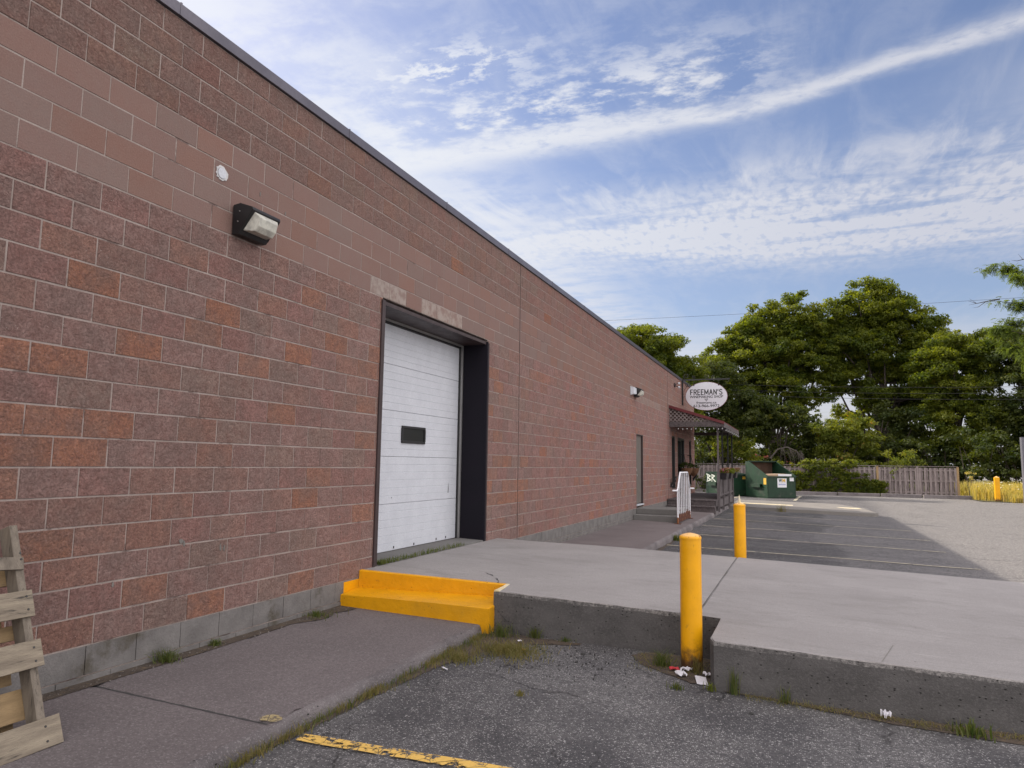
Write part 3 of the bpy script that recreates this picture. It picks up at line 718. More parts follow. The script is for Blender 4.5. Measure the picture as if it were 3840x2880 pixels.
# ------------------------------------------------------------------ loading dock
dock = thing('loading_dock', 'raised grey concrete loading dock slab in front of the white overhead door', 'loading dock', (3.6, 5.5, 0))
def dz_(x): return .41-.033*x
def rough_slab(poly, name, z0, parent, sub=.12):
    """top polygon (x,y) triangulated with rough, chipped rim; sides subdivided"""
    bb = B(); pts = []
    n = len(poly)
    for i in range(n):
        a = poly[i]; c = poly[(i+1) % n]; L = math.hypot(c[0]-a[0], c[1]-a[1]); k = max(1, int(L/sub))
        for t in range(k): pts.append((a[0]+(c[0]-a[0])*t/k, a[1]+(c[1]-a[1])*t/k))
    m_ = len(pts)
    cx = sum(p[0] for p in pts)/m_; cy_ = sum(p[1] for p in pts)/m_
    def inner(p, d, i):
        a = pts[i-1]; c = pts[(i+1) % m_]; tx, ty = c[0]-a[0], c[1]-a[1]; L = math.hypot(tx, ty); return (p[0]-ty/L*d, p[1]+tx/L*d)
    r0, r1, r2_, r3 = [], [], [], []; jf = [1.0 if 3.6 < p[0] < 3.7 else 0.0 for p in pts]
    for i, p in enumerate(pts):
        q = inner(p, .002 if jf[i] else .007+abs(random.gauss(0, .004)), i); r0.append(bb.bm.verts.new((q[0], q[1], dz_(q[0]))))
        q = inner(p, .001 if jf[i] else .002+random.uniform(0, .002), i); r1.append(bb.bm.verts.new((q[0], q[1], dz_(q[0])-.005-abs(random.gauss(0, .003)))))
        q = inner(p, random.uniform(-.002, .002), i); r2_.append(bb.bm.verts.new((q[0], q[1], dz_(q[0])-.03-abs(random.gauss(0, .006)))))
        r3.append(bb.bm.verts.new((p[0], p[1], z0)))
    bb.bm.faces.new(r0); el = []
    for i in range(m_):
        j = (i+1) % m_
        for A, C in ((r0, r1), (r1, r2_), (r2_, r3)):
            f = bb.bm.faces.new((A[i], C[i], C[j], A[j]))
    bb.bm.faces.new(r3[::-1])
    o = bb.done(name, M_dock, parent)
    me = o.data; at = me.attributes.new('edge', 'FLOAT', 'FACE')
    vals = []
    for p in me.polygons:
        zz_ = [me.vertices[i].co.z for i in p.vertices]; xs__ = [me.vertices[i].co.x+3.6 for i in p.vertices]; vals.append(1.0 if len(p.vertices) == 4 and max(zz_)-min(zz_) < .06 and not 3.6 < min(xs__) < 3.7 else 0.0)
    at.data.foreach_set('value', np.array(vals, np.float32)); return o
# counter-clockwise polygons
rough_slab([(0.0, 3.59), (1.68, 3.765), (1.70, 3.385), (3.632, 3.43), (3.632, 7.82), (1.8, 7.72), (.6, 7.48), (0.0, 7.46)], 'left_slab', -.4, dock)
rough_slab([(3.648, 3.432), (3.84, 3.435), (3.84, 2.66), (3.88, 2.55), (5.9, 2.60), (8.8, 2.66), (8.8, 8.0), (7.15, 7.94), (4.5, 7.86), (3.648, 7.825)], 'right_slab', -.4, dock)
bb = B(); bb.slab([(3.62, 3.5, dz_(3.62)-.006), (3.66, 3.5, dz_(3.66)-.006), (3.66, 7.75, dz_(3.66)-.006), (3.62, 7.75, dz_(3.62)-.006)], -.2); bb.done('joint_filler', M_plinth, dock)
# cracks (thin dark filled fissures)
def crack(pts, nrm, wd, parent, name='crack'):
    bb = B(); P_ = [Vector(p) for p in pts]; N = Vector(nrm); fine = []
    for i in range(len(P_)-1):
        for t in range(5): fine.append(P_[i].lerp(P_[i+1], t/5)+Vector((random.uniform(-1, 1), random.uniform(-1, 1), random.uniform(-1, 1)))*wd*.7)
    fine.append(P_[-1]); L_ = []
    for i, p in enumerate(fine):
        t = (fine[min(i+1, len(fine)-1)]-fine[max(i-1, 0)]).normalized(); s_ = t.cross(N).normalized(); h = wd*random.uniform(.3, 1)*(1 if 0 < i < len(fine)-1 else .1)
        L_.append((bb.bm.verts.new(p+s_*h), bb.bm.verts.new(p-s_*h)))
    for i in range(len(L_)-1): bb.bm.faces.new((L_[i][0], L_[i+1][0], L_[i+1][1], L_[i][1]))
    o = bb.done(name, M_stone, parent); return o
def on(x, y, d=.002): return (x, y, dz_(x)+d)
crack([on(1.20, 4.3), on(1.36, 4.15), on(1.5, 3.95), on(1.56, 3.84), on(1.57, 3.78)], (0, 0, 1), .009, dock)
crack([(1.715, 3.384, .20), (1.78, 3.384, .13), (1.87, 3.385, .05), (1.93, 3.385, -.02)], (0, 1, 0), .008, dock)
# scuff marks / light scratch on the right slab
bb = B()
for (xa, ya, xb, yb) in ((5.15, 3.2, 5.02, 2.62),):
    for i in range(10):
        t = i/10; x = xa+(xb-xa)*t; y = ya+(yb-ya)*t; bb.sheet([(x, y, dz_(x)+.002), (x+.007, y, dz_(x)+.002), (x+.007+(xb-xa)/10, y+(yb-ya)/10, dz_(x)+.002), (x+(xb-xa)/10, y+(yb-ya)/10, dz_(x)+.002)])
bb.done('scratch', M_isl, dock)
# yellow steps
st_ = thing('painted_steps', 'two worn bright yellow painted concrete steps up to the loading dock', 'steps', (.85, 3.5, .08))
bb = B(); bb.slab([(.004, 3.25, .208), (.5, 3.245, .208), (1.1, 3.25, .209), (1.712, 3.25, .211), (1.70, 3.76, .236), (.004, 3.585, .236)], -.1)
es = [e for e in bb.bm.edges]; bmesh.ops.bevel(bb.bm, geom=[e for e in es if min(v_.co.z for v_ in e.verts) > .1], offset=.014, segments=3, affect='EDGES', profile=.5)
bb.done('step', M_yel, st_)
bb = B()
f_ = [(.01, 3.575, .22), (1.69, 3.752, .225), (1.69, 3.752, dz_(1.69)-.004), (1.69, 3.79, dz_(1.69)+.003), (.01, 3.615, dz_(0)+.003), (.01, 3.575, dz_(0)-.006)]
bb.hull([f_[0], f_[1], (1.69, 3.752, dz_(1.69)-.006), (.01, 3.575, dz_(0)-.006), (1.69, 3.762, dz_(1.69)+.0035), (.01, 3.585, dz_(0)+.0035), (1.69, 3.80, dz_(1.69)+.0035), (.01, 3.63, dz_(0)+.0035), (.01, 3.63, .2), (1.69, 3.80, .2)],
        [(0, 1, 2, 3), (3, 2, 4, 5), (5, 4, 6, 7), (0, 3, 5, 7, 8), (1, 9, 6, 4, 2), (0, 8, 9, 1), (7, 6, 9, 8)])
bb.done('step_riser', M_yel, st_)
bb = B(); bb.slab([(1.702, 3.387, dz_(1.7)+.004), (1.76, 3.39, dz_(1.76)+.004), (1.735, 3.6, dz_(1.73)+.004), (1.70, 3.80, dz_(1.7)+.004), (1.668, 3.80, dz_(1.67)+.004), (1.692, 3.6, dz_(1.69)+.004)], .22)
bb.done('painted_edge', M_yedge, st_)
bb = B(); bb.box(.0, .006, 3.60, 3.30, .2, .32); bb.done('wall_paint', M_yel, st_)

# ------------------------------------------------------------------ bollards
def bollard(loc, r, h, tip, label):
    t = thing('bollard', label, 'bollard', loc, 'yellow bollards')
    bb = B(); bb.lathe([(r, -.25), (r, h*.3), (r, h*.6), (r, h-.045), (r*1.03, h-.043), (r*1.03, h-.03)], seg=40); bb.done('post', M_bol, t, True, True)
    bb = B(); pr = [(r*1.04, h-.032), (r*.98, h-.018), (r*.7, h-.004), (r*.35, h+.004), (.012, h+.007)]
    bb.lathe(pr, seg=40); bb.done('cap', M_bol, t, True, True)
    if tip:
        bb = B(); bb.lathe([(.028, h+.002), (.020, h+.03), (.016, h+.06), (.006, h+.105), (.002, h+.125)], seg=12); bb.done('tip', M_yedge, t, True, True)
    return t
bollard((3.645, 3.05, -.07), .0885, 1.10, False, 'thick yellow steel bollard in front of the dock with rust around its foot')
bollard((3.66, 8.12, -.20), .086, 1.255, True, 'yellow steel bollard behind the dock with a small pointed tip on its cap')
# square post in the meadow
t = thing('bollard', 'sunlit yellow square post standing in the wildflowers beyond the lot', 'bollard', (14.45, 43.0, gzf(14.45, 43)), 'yellow bollards')
bb = B(); bb.box(-.12, .12, -.12, .12, -.1, 1.32, bev=.03); bb.done('post', M_bol, t, local=True)
bb = B(); bb.hull([(-.11, -.11, 1.321), (.11, -.11, 1.321), (.11, .11, 1.321), (-.11, .11, 1.321), (0, 0, 1.40)], [(0, 1, 4), (1, 2, 4), (2, 3, 4), (3, 0, 4), (3, 2, 1, 0)]); bb.done('cap', M_bol, t, local=True)
# grey post at the right edge
t = thing('metal_post', 'tall dark grey square metal post at the right edge of the lot', 'post', (15.10, 40, gzf(15.1, 40)))
bb = B(); bb.box(-.16, .16, -.16, .16, -.1, 3.38, bev=.01); bb.done('post', M_grey_post, t, local=True)
bb = B(); bb.box(-.165, .165, -.165, .165, 3.38, 3.40); bb.done('cap', M_grey_post, t, local=True)
bb = B(); bb.box(-.25, .25, -.25, .25, -.05, .06, bev=.02); bb.done('base', M_isl, t, local=True)

# ------------------------------------------------------------------ wall lights, vent plate, floodlight
def wallpack(y, z, label, plate):
    t = thing('wall_light', label, 'wall light', (0, y, z), 'wall pack lights')
    x0 = .012
    if plate:
        bb = B(); bb.hull([(x0-.004, -.62, -.13), (x0-.004, -.62, .13), (x0-.004, -.30, .10), (x0-.004, -.30, -.10), (.10, -.60, -.10), (.10, -.60, .10), (.12, -.30, .085), (.12, -.30, -.085)],
            [(0, 1, 2, 3), (4, 7, 6, 5), (0, 4, 5, 1), (1, 5, 6, 2), (2, 6, 7, 3), (3, 7, 4, 0)]); bb.done('junction_box', M_white, t, local=True)
    # housing: deep at the back, tapering box
    W_ = .175
    pr = [(x0, -.14), (x0, .125), (.09, .135), (.225, .085), (.235, .06), (.10, -.11), (.085, -.14)]
    bb = B(); bb.prism(pr, 'y', -W_, W_); es = [e for e in bb.bm.edges]; bmesh.ops.bevel(bb.bm, geom=es, offset=.006, segments=2, affect='EDGES', profile=.6); bb.done('housing', M_dark, t, True, True)
    # glass refractor bulging from the sloped front
    yl = W_-.03; P0 = Vector((.235, 0, .058)); P1 = Vector((.102, 0, -.108)); dn = Vector((.8, 0, -.6)).normalized()
    a0, a1 = P0.lerp(P1, .06), P0.lerp(P1, .97); m0 = P0.lerp(P1, .12)+dn*.055; m1 = P0.lerp(P1, .72)+dn*.085; mm = P0.lerp(P1, .45)+dn*.088
    sec = [a0, m0, mm, m1, a1]
    def ring(yv, k): return [(a0.lerp(p, k).x if False else (a0*.5+a1*.5).lerp(p, k).x, yv, (a0*.5+a1*.5).lerp(p, k).z) for p in sec]
    bb = B(); rings = [[bb.bm.verts.new(p) for p in ring(-yl, 1)], [bb.bm.verts.new(p) for p in ring(yl, 1)]]
    # pull end sections: inner points closer to centre so the ends slope
    for sgn, rg in ((-1, rings[0]), (1, rings[1])):
        for i in (1, 2, 3): rg[i].co.y -= sgn*.035
    for i in range(4): bb.bm.faces.new((rings[0][i], rings[0][i+1], rings[1][i+1], rings[1][i]))
    bb.bm.faces.new(rings[0][::-1]); bb.bm.faces.new(rings[1]); bb.bm.faces.new((rings[0][0], rings[1][0], rings[1][4], rings[0][4]))
    es = [e for e in bb.bm.edges]; bmesh.ops.bevel(bb.bm, geom=es, offset=.006, segments=2, affect='EDGES', profile=.6)
    bb.done('lens', M_lens, t, False, True)
    for z_, x_ in ((.06, .09), (-.03, .075)): bb = B(); bb.tube([(x_, -W_-.006, z_), (x_, -W_, z_)], .006, 8); bb.done('screw', M_alum, t, local=True)
    return t
wallpack(1.60, 3.675, 'black wall light with ribbed glass lens high up left of the overhead door', False)
wallpack(17.75, 3.76, 'dark wall pack light on a white junction box above the taupe side door', True)
t = thing('vent_cover', 'small round white cover plate with a smear of sealant high on the smooth band', 'wall plate', (.0, 1.28, 4.03))
bb = B(); n = 26; pts = []
for i in range(n): a = 2*math.pi*i/n; r_ = .062+random.uniform(-.006, .012); pts.append((r_*math.cos(a), r_*math.sin(a)))
bb.prism(pts, 'x', .0, .007); bb.done('sealant', M_siding, t, local=True)
bb = B(); bb.prism([(.046*math.cos(2*math.pi*i/28), .046*math.sin(2*math.pi*i/28)) for i in range(28)], 'x', .0072, .012); bb.done('plate', M_white, t, local=True)
bb = B(); n = 28; o_ = [( .0475*math.cos(2*math.pi*i/n), .0475*math.sin(2*math.pi*i/n)) for i in range(n)]; bb.prism(o_, 'x', .004, .0085); bb.done('ring', M_stone, t, local=True)
t = thing('floodlight', 'twin-head white floodlight on the wall just left of the hanging sign', 'floodlight', (0, 25.0, 4.76))
bb = B(); bb.prism([(.09*math.cos(2*math.pi*i/18), .09*math.sin(2*math.pi*i/18)) for i in range(18)], 'x', .008, .05); bb.done('mount', M_brown, t, local=True)
for s_ in (1, -1):
    bb = B(); bb.tube([(.05, 0, s_*.02), (.12, .03, s_*.06), (.16, .05, s_*.075)], .014, 8); ar = bb.done('arm', M_dark, t, local=True)
    bb = B(); bb.lathe([(.015, -.02), (.035, .0), (.046, .035), (.042, .056), (.015, .07)], seg=16)
    bmesh.ops.transform(bb.bm, matrix=Matrix.Translation((.16, .05, s_*.075)) @ Matrix.Rotation(R(115), 4, 'Y'), verts=bb.bm.verts); bb.done('lamp', M_white, t, True, True)

# ------------------------------------------------------------------ hanging sign
def textmesh(s, size, bold=0, ext=.001, sx_=1.0):
    cu = bpy.data.curves.new('t', 'FONT'); cu.body = s; cu.size = size; cu.align_x = 'CENTER'; cu.align_y = 'CENTER'; cu.offset = bold; cu.extrude = ext; cu.resolution_u = 4
    ob = bpy.data.objects.new('t', cu); COL.objects.link(ob); dg = bpy.context.evaluated_depsgraph_get(); me = bpy.data.meshes.new_from_object(ob.evaluated_get(dg)); bpy.data.objects.remove(ob)
    for v_ in me.vertices: v_.co.x *= sx_
    return me
def put_text(s, size, loc, rot, mat, parent, name='lettering', width=None, bold=0):
    me = textmesh(s, size, bold)
    if width:
        xs_ = [v_.co.x for v_ in me.vertices]; f = width/(max(xs_)-min(xs_)); c0 = (max(xs_)+min(xs_))/2
        for v_ in me.vertices: v_.co.x = (v_.co.x-c0)*f
    me.name = name; me.materials.clear(); o = link(name, me, mat, parent); o.location = loc; o.rotation_euler = rot; return o
SC = Vector((1.0, 26.95, 4.485)); SA, SB_ = .835, .585
sg = thing('hanging_sign', 'white oval shop sign lettered FREEMAN\'S WINEMAKING SHOP hanging from a black wall bracket', 'sign', tuple(SC))
bb = B(); n = 56; bb.prism([(SA*math.cos(2*math.pi*i/n), SB_*math.sin(2*math.pi*i/n)) for i in range(n)], 'y', -.018, .018); brd = bb.done('board', M_sign, sg, local=True)
bb = B()
for i in range(n):
    a0, a1 = 2*math.pi*i/n, 2*math.pi*(i+1)/n
    q = [((SA+d)*math.cos(a), (SB_+d)*math.sin(a)) for a, d in ((a0, 0.001), (a1, 0.001), (a1, .013), (a0, .013))]; bb.prism(q, 'y', -.024, .024)
bb.done('rim', M_red, sg, local=True)
rr = (R(90), 0, 0)
FT = {'F': (.62, [[(0, 0), (0, 1)], [(0, 1), (1, 1)], [(0, .52), (.85, .52)]]), 'E': (.62, [[(0, 0), (0, 1)], [(0, 1), (1, 1)], [(0, .52), (.9, .52)], [(0, 0), (1, 0)]]),
      'R': (.72, [[(0, 0), (0, 1)], [(0, 1), (.7, 1), (.97, .88), (.97, .62), (.7, .5), (0, .5)], [(.5, .5), (1, 0)]]), 'M': (1.0, [[(0, 0), (0, 1)], [(0, 1), (.5, .18), (1, 1)], [(1, 1), (1, 0)]]),
      'A': (.86, [[(0, 0), (.5, 1)], [(.5, 1), (1, 0)], [(.2, .32), (.8, .32)]]), 'N': (.76, [[(0, 0), (0, 1)], [(0, 1), (1, 0)], [(1, 0), (1, 1)]]),
      "'": (.12, [[(.5, 1), (.3, .74)]]), 'S': (.72, [[(.97, .86), (.72, 1), (.28, 1), (.03, .84), (.03, .68), (.25, .55), (.75, .46), (.97, .32), (.97, .16), (.72, 0), (.28, 0), (.03, .14)]])}
def stroke_word(word, x0, z0, h, total, st, mat, parent, y=-.0195):
    cw = h*.60; gap = st*1.55; ws = [FT[c][0]*cw for c in word]; sc_ = (total-gap*(len(word)-1)-st)/sum(ws); x = x0-total/2+st/2; bb = B(); lay = 0
    for c, w0 in zip(word, ws):
        w_ = w0*sc_
        for pl in FT[c][1]:
            q = [Vector((x+p[0]*w_, z0-h/2+p[1]*h)) for p in pl]
            for i in range(len(q)-1):
                lay += 1; a, c_ = q[i], q[i+1]; d_ = (c_-a).normalized(); n_ = Vector((-d_.y, d_.x))*st/2; e = d_*st*.35
                bb.prism([tuple(a-e+n_), tuple(c_+e+n_), tuple(c_+e-n_), tuple(a-e-n_)], 'y', y-.0002*(lay % 7), y+.001)
        x += w_+gap
    return bb.done('lettering', mat, parent, local=True)
stroke_word("FREEMAN'S", .0, .165, .205, 1.30, .036, M_black, brd)
for dx_, dz2 in ((-.003, 0), (.003, .003)):
    yy_ = -.020-abs(dx_+.003)*.1
    put_text('WINEMAKING SHOP', .15, (dx_, yy_, -.035+dz2), rr, M_black, brd, width=1.34)
    put_text('freemans.ca', .13, (dx_, yy_, -.275+dz2), rr, M_black, brd, width=.80)
    put_text('613-966-9972', .16, (dx_, yy_, -.415+dz2), rr, M_black, brd, width=1.04)
bb = B()
for row, k in ((0, 3), (1, 2), (2, 1)):
    for i in range(k):
        cx_ = (i-(k-1)/2)*.052; cz_ = -.125-row*.04; bb.prism([(cx_+.019*math.cos(2*math.pi*j/12), cz_+.019*math.sin(2*math.pi*j/12)) for j in range(12)], 'y', -.0195, -.0185)
bb.done('grape_emblem', M_black, brd, local=True)
bb = B(); bb.box(-.99, -.94, -.03, .03, -.37, .74); bb.box(-.94, .95, -.025, .025, .665, .72)
for z in (-.2, .3, .6): bb.box(-1.0, -.985, -.05, .05, z-.04, z+.04)
bb.done('bracket', M_dark, sg, local=True)
def scroll(cx, cz, r, a0, turns, sgn=1):
    pts = []
    for i in range(26): t_ = i/25; a = a0+sgn*turns*2*math.pi*t_; rr_ = r*(1-.8*t_); pts.append((cx+rr_*math.cos(a), 0, cz+rr_*math.sin(a)))
    return pts
for cx, cz, r, a0, tn, s_ in ((-.80, .84, .12, -2.2, 1.2, -1), (-.52, .80, .08, -1.2, 1.2, 1), (.0, .82, .10, -1.6, 1.3, 1), (.3, .80, .08, -1.6, 1.2, -1), (-.78, .50, .13, 1.4, 1.3, -1)):
    bb = B(); bb.tube(scroll(cx, cz, r, a0, tn, s_), .010, 6); bb.done('scroll', M_dark, sg, local=True)
bb = B(); bb.tube([(-.93, 0, .05), (-.88, 0, .28), (-.74, 0, .50)], .008, 6); bb.done('scroll', M_dark, sg, local=True)
for x, z in ((-.50, .56), (.50, .56)):
    bb = B(); bb.tube([(x, 0, .665), (x, 0, .47)], .008, 6); bb.box(x-.03, x+.03, -.022, .022, .43, .475); bb.done('hanger', M_dark, sg, local=True)
bb = B(); bb.tube([(-.94, 0, -.02), (-.83, 0, -.02)], .008, 6); bb.done('hanger', M_dark, sg, local=True)

# ------------------------------------------------------------------ shop porch
po = thing('shop_porch', 'weathered grey wooden porch with lattice gable, red roof edge and plank steps', 'porch', (.9, 27, 0))
bb = B(); bb.box(.02, 1.70, 23.45, 30.4, .36, .395); 
bb.done('deck', M_gwoodh, po)
bb = B(); bb.box(.02, 1.68, 23.42, 23.448, -.05, .355); bb.box(.02, 1.68, 30.3, 30.33, -.05, .355); bb.box(1.66, 1.69, 23.45, 30.3, .16, .355); bb.done('deck_skirt', M_gwoodh, po)
bb = B(); bb.box(.02, 1.69, 23.10, 23.45, .37, .40); bb.box(.04, 1.67, 23.13, 23.16, .20, .369)
bb.done('step', M_gwoodh, po)
bb = B(); bb.box(.08, 1.72, 22.70, 23.12, .165, .20); bb.box(.10, 1.70, 22.74, 22.77, -.06, .164); bb.box(1.70, 1.735, 22.74, 23.10, -.06, .164); bb.done('step', M_gwoodh, po)
# roof (shed sloping from the wall to the eave)
RY0, RY1 = 23.75, 30.5
bb = B(); bb.prism([(.0, 3.865), (1.98, 3.235), (1.98, 3.20), (.0, 3.83)], 'y', RY0-.03, RY1); bb.done('roof_sheet', M_red, po)
bb = B(); bb.prism([(.0, 3.87), (2.0, 3.235), (2.0, 3.13), (.0, 3.765)], 'y', RY0-.055, RY0-.031); bb.done('roof_edge', M_red, po)
bb = B(); bb.box(1.955, 1.99, RY0, RY1, 3.02, 3.195); bb.done('fascia', M_gwoodh, po)
bb = B(); bb.box(.0, 1.95, RY0, RY0+.04, 3.045, 3.245); bb.done('gable_beam', M_gwoodh, po)
bb = B(); bb.box(1.66, 1.78, RY0+.05, RY1-.05, 3.0, 3.14); bb.box(.02, 1.64, RY1-.1, RY1-.05, 3.0, 3.14); bb.done('eave_beam', M_gwoodh, po)
# lattice
bb = B(); yl = RY0+.005
def clipseg(x0, z0, dx, dz):
    # region: x 0..1.9, z 3.245 .. roofline
    pts = []
    for i in range(200):
        t_ = i*.01; x = x0+dx*t_; z = z0+dz*t_
        if 0.01 < x < 1.93 and 3.245 <= z <= 3.775-.3175*x: pts.append((x, z))
    return (pts[0], pts[-1]) if len(pts) > 3 else None
for sgn, yo in ((1, 0), (-1, .012)):
    for k in range(-12, 20):
        x0 = k*.145; c = clipseg(x0, 3.245, .7*sgn, .7)
        if c:
            (xa, za), (xb, zb) = c; L = math.hypot(xb-xa, zb-za); nx_, nz_ = -(zb-za)/L*.015, (xb-xa)/L*.015
            bb.prism([(xa+nx_, za+nz_), (xb+nx_, zb+nz_), (xb-nx_, zb-nz_), (xa-nx_, za-nz_)], 'y', yl+yo, yl+yo+.010)
bb.done('lattice', M_fence, po)
for y in (24.1, 25.7, 28.0, 29.9):
    bb = B(); bb.box(1.67, 1.77, y-.05, y+.05, -.06, 1.38); bb.done('post_base', M_gwood, po)
    bb = B(); bb.box(1.69, 1.75, y-.03, y+.03, 1.38, 3.0); bb.done('post', M_dark if y > 25 else M_gwood, po)
bb = B()
for a, c in ((24.1, 25.7), (25.7, 28.0), (28.0, 29.9)):
    bb.box(1.70, 1.74, a+.051, c-.051, 1.27, 1.33); bb.box(1.70, 1.74, a+.051, c-.051, .50, .56)
    y = a+.10
    while y < c-.12: bb.box(1.672, 1.698, y, y+.10, .44, 1.30); y += .125
    bb.box(1.69, 1.72, a+.051, c-.051, .08, .36)
bb.done('railing', M_gwood, po)
# string lights
sg2 = thing('string_lights', 'string of small white bulbs hanging under the porch eaves', 'string lights', (1.0, RY0-.08, 3.02))
pts = [(.35+.16*i, RY0-.07, 3.0-(.02 if i % 2 else 0)) for i in range(10)]+[(1.93, RY0-.07, 3.0)]+[(2.01, RY0+.42*i, 2.99-(.03 if i % 2 else 0)) for i in range(1, 16)]
bb = B(); bb.tube(pts, .004, 5); bb.done('cord', M_dark, sg2)
bb = B(); bb.lathe([(.007, .0), (.014, -.018), (.016, -.035), (.010, -.05), (.003, -.055)], seg=8); b0 = bb.done('bulb', M_siding, sg2, True, True); b0.location = Vector(pts[0])-Vector(sg2.location)
for p in pts[1:]:
    c = b0.copy(); COL.objects.link(c); c.parent = sg2; c.location = Vector(p)-Vector(sg2.location)

def leaves_np(cent, nrm_bias, size, aspect, n_):
    pass
def foliage(name, clumps, leaf, mat, parent, seed=0, upb=.6, hang=0, density=60, flat=.55, aspect=.6):
    """clumps (n,4): x,y,z,r"""
    rg = np.random.default_rng(seed); C = np.asarray(clumps, float); n = len(C)
    cnt = np.maximum(4, (density*(C[:, 3]/C[:, 3].mean())**2).astype(int)); rep = np.repeat(np.arange(n), cnt); N = len(rep)
    d = rg.normal(size=(N, 3)); d /= np.linalg.norm(d, axis=1)[:, None]; rad = rg.random(N)**.45
    off = d*rad[:, None]*C[rep, 3][:, None]; off[:, 2] *= flat
    p = C[rep, :3]+off
    nr = d*.7+rg.normal(size=(N, 3))*.55; nr[:, 2] += upb; nr /= np.linalg.norm(nr, axis=1)[:, None]
    t = rg.normal(size=(N, 3)); t[:, 2] -= hang; t -= (t*nr).sum(1)[:, None]*nr; t /= np.linalg.norm(t, axis=1)[:, None]
    b_ = np.cross(nr, t); s_ = leaf*rg.uniform(.6, 1.25, N)[:, None]; a_ = s_*aspect
    V_ = np.stack([p-t*s_*.5, p+b_*a_*.5+t*s_*.05, p+t*s_*.5, p-b_*a_*.5+t*s_*.05], 1).reshape(-1, 3)
    F_ = np.arange(N*4).reshape(N, 4); cr = rg.random(n); rv = np.clip(cr[rep]*.6+rg.random(N)*.4, 0, 1)
    if parent is not None: V_ = V_-np.array(parent_loc(parent))
    return npmesh(name, V_, F_, {'rnd': rv}, mat, parent)
def blades(name, pts, h, wd, mat, parent=None, seed=0, lean=.35):
    rg = np.random.default_rng(seed); P_ = np.asarray(pts, float); N = len(P_)
    h = h*rg.uniform(.45, 1.2, N) if np.isscalar(h) else h*rg.uniform(.7, 1.15, N); a = rg.uniform(0, 2*np.pi, N); l = rg.normal(0, lean, N)*h; b_ = rg.uniform(0, 2*np.pi, N)
    dx, dy = np.cos(a)*wd/2, np.sin(a)*wd/2; lx, ly = np.cos(b_)*l, np.sin(b_)*l
    v0 = P_+np.stack([dx, dy, 0*dx], 1); v1 = P_-np.stack([dx, dy, 0*dx], 1)
    m0 = P_+np.stack([dx*.8+lx*.35, dy*.8+ly*.35, h*.6], 1); m1 = P_+np.stack([-dx*.8+lx*.35, -dy*.8+ly*.35, h*.6], 1)
    tp = P_+np.stack([lx+dx*.1, ly+dy*.1, h*(1-.25*np.abs(rg.normal(0, .6, N)))], 1); tq = tp-np.stack([dx*.2, dy*.2, 0*dx], 1)
    V_ = np.stack([v0, v1, m1, m0, tp, tq], 1).reshape(-1, 3); i = np.arange(N)*6
    F_ = np.concatenate([np.stack([i, i+1, i+2, i+3], 1), np.stack([i+3, i+2, i+5, i+4], 1)]); r_ = rg.random(N)
    if parent is not None: V_ = V_-np.array(parent_loc(parent))
    return npmesh(name, V_, F_, {'rnd': np.concatenate([r_, r_])}, mat, parent)

# flower boxes on the porch rail, wall pots, angled planters
for i, (y, lab) in enumerate(((24.7, 'black flower box on the porch rail nearest the plank steps'), (26.6, 'black flower box in the middle of the porch rail'), (28.9, 'black flower box at the far end of the porch rail'))):
    t = thing('flower_box', lab, 'flower box', (1.88, y, 1.12), 'flower boxes on the porch rail')
    bb = B(); bb.hull([(-.09, -.42, 0), (.09, -.42, 0), (.09, .42, 0), (-.09, .42, 0), (-.13, -.5, .23), (.13, -.5, .23), (.13, .5, .23), (-.13, .5, .23)], [(0, 3, 2, 1), (4, 5, 6, 7), (0, 1, 5, 4), (1, 2, 6, 5), (2, 3, 7, 6), (3, 0, 4, 7)]); bb.done('box', M_blackpl, t, local=True)
    cl = [(1.88+random.uniform(-.15, .15), y+random.uniform(-.5, .5), 1.38+random.uniform(0, .14), .11) for _ in range(14)]
    foliage('flowers', cl, .06, M_flow2 if i % 2 == 0 else M_leafY, t, 50+i, density=26); foliage('foliage', [(c[0], c[1], c[2]-.04, .12) for c in cl], .06, M_leafA, t, 60+i, density=22)
for i, (y, lab) in enumerate(((26.35, 'hanging terracotta wall pot with drooping plant beside the shop door'), (28.35, 'hanging terracotta wall pot with drooping plant near the building corner'))):
    t = thing('wall_planter', lab, 'planter', (.25, y, 1.15), 'pots hung on the shop wall')
    bb = B(); bb.lathe([(.04, 0), (.13, .08), (.21, .2), (.24, .34), (.25, .36), (.22, .36)], seg=20); bb.done('pot', M_pot, t, True, True)
    bb = B(); bb.tube([(.0, -.2, .36), (-.1, 0, .9), (0, .2, .36)], .008, 5); bb.box(-.245, -.08, -.015, .015, .88, .91); bb.done('hanger', M_dark, t, local=True)
    foliage('plant', [(.25+random.uniform(-.22, .22), y+random.uniform(-.25, .25), 1.55+random.uniform(-.08, .16), .13) for _ in range(12)], .07, M_leafD, t, 70+i, density=24)
for y, z, lab in ((24.0, .78, 'dark wooden slatted bracket leaning out from the wall before the first shop window'), (30.0, .92, 'dark wooden slatted bracket leaning out from the wall by the building corner')):
    t = thing('wall_bracket', lab, 'wall bracket', (0, y, z), 'slatted brackets on the shop wall')
    bb = B(); bb.prism([(.008, 0), (.16, .22), (.20, .42), (.13, .42), (.09, .24), (.008, .10)], 'y', -.16, -.11); bb.prism([(.008, 0), (.16, .22), (.20, .42), (.13, .42), (.09, .24), (.008, .10)], 'y', .11, .16); bb.done('side', M_dark, t, local=True)
    bb = B()
    for k in range(3): bb.box(.05+.05*k, .07+.05*k, -.109, .109, .06+.12*k, .14+.12*k)
    bb.done('slat', M_gwood, t, local=True)

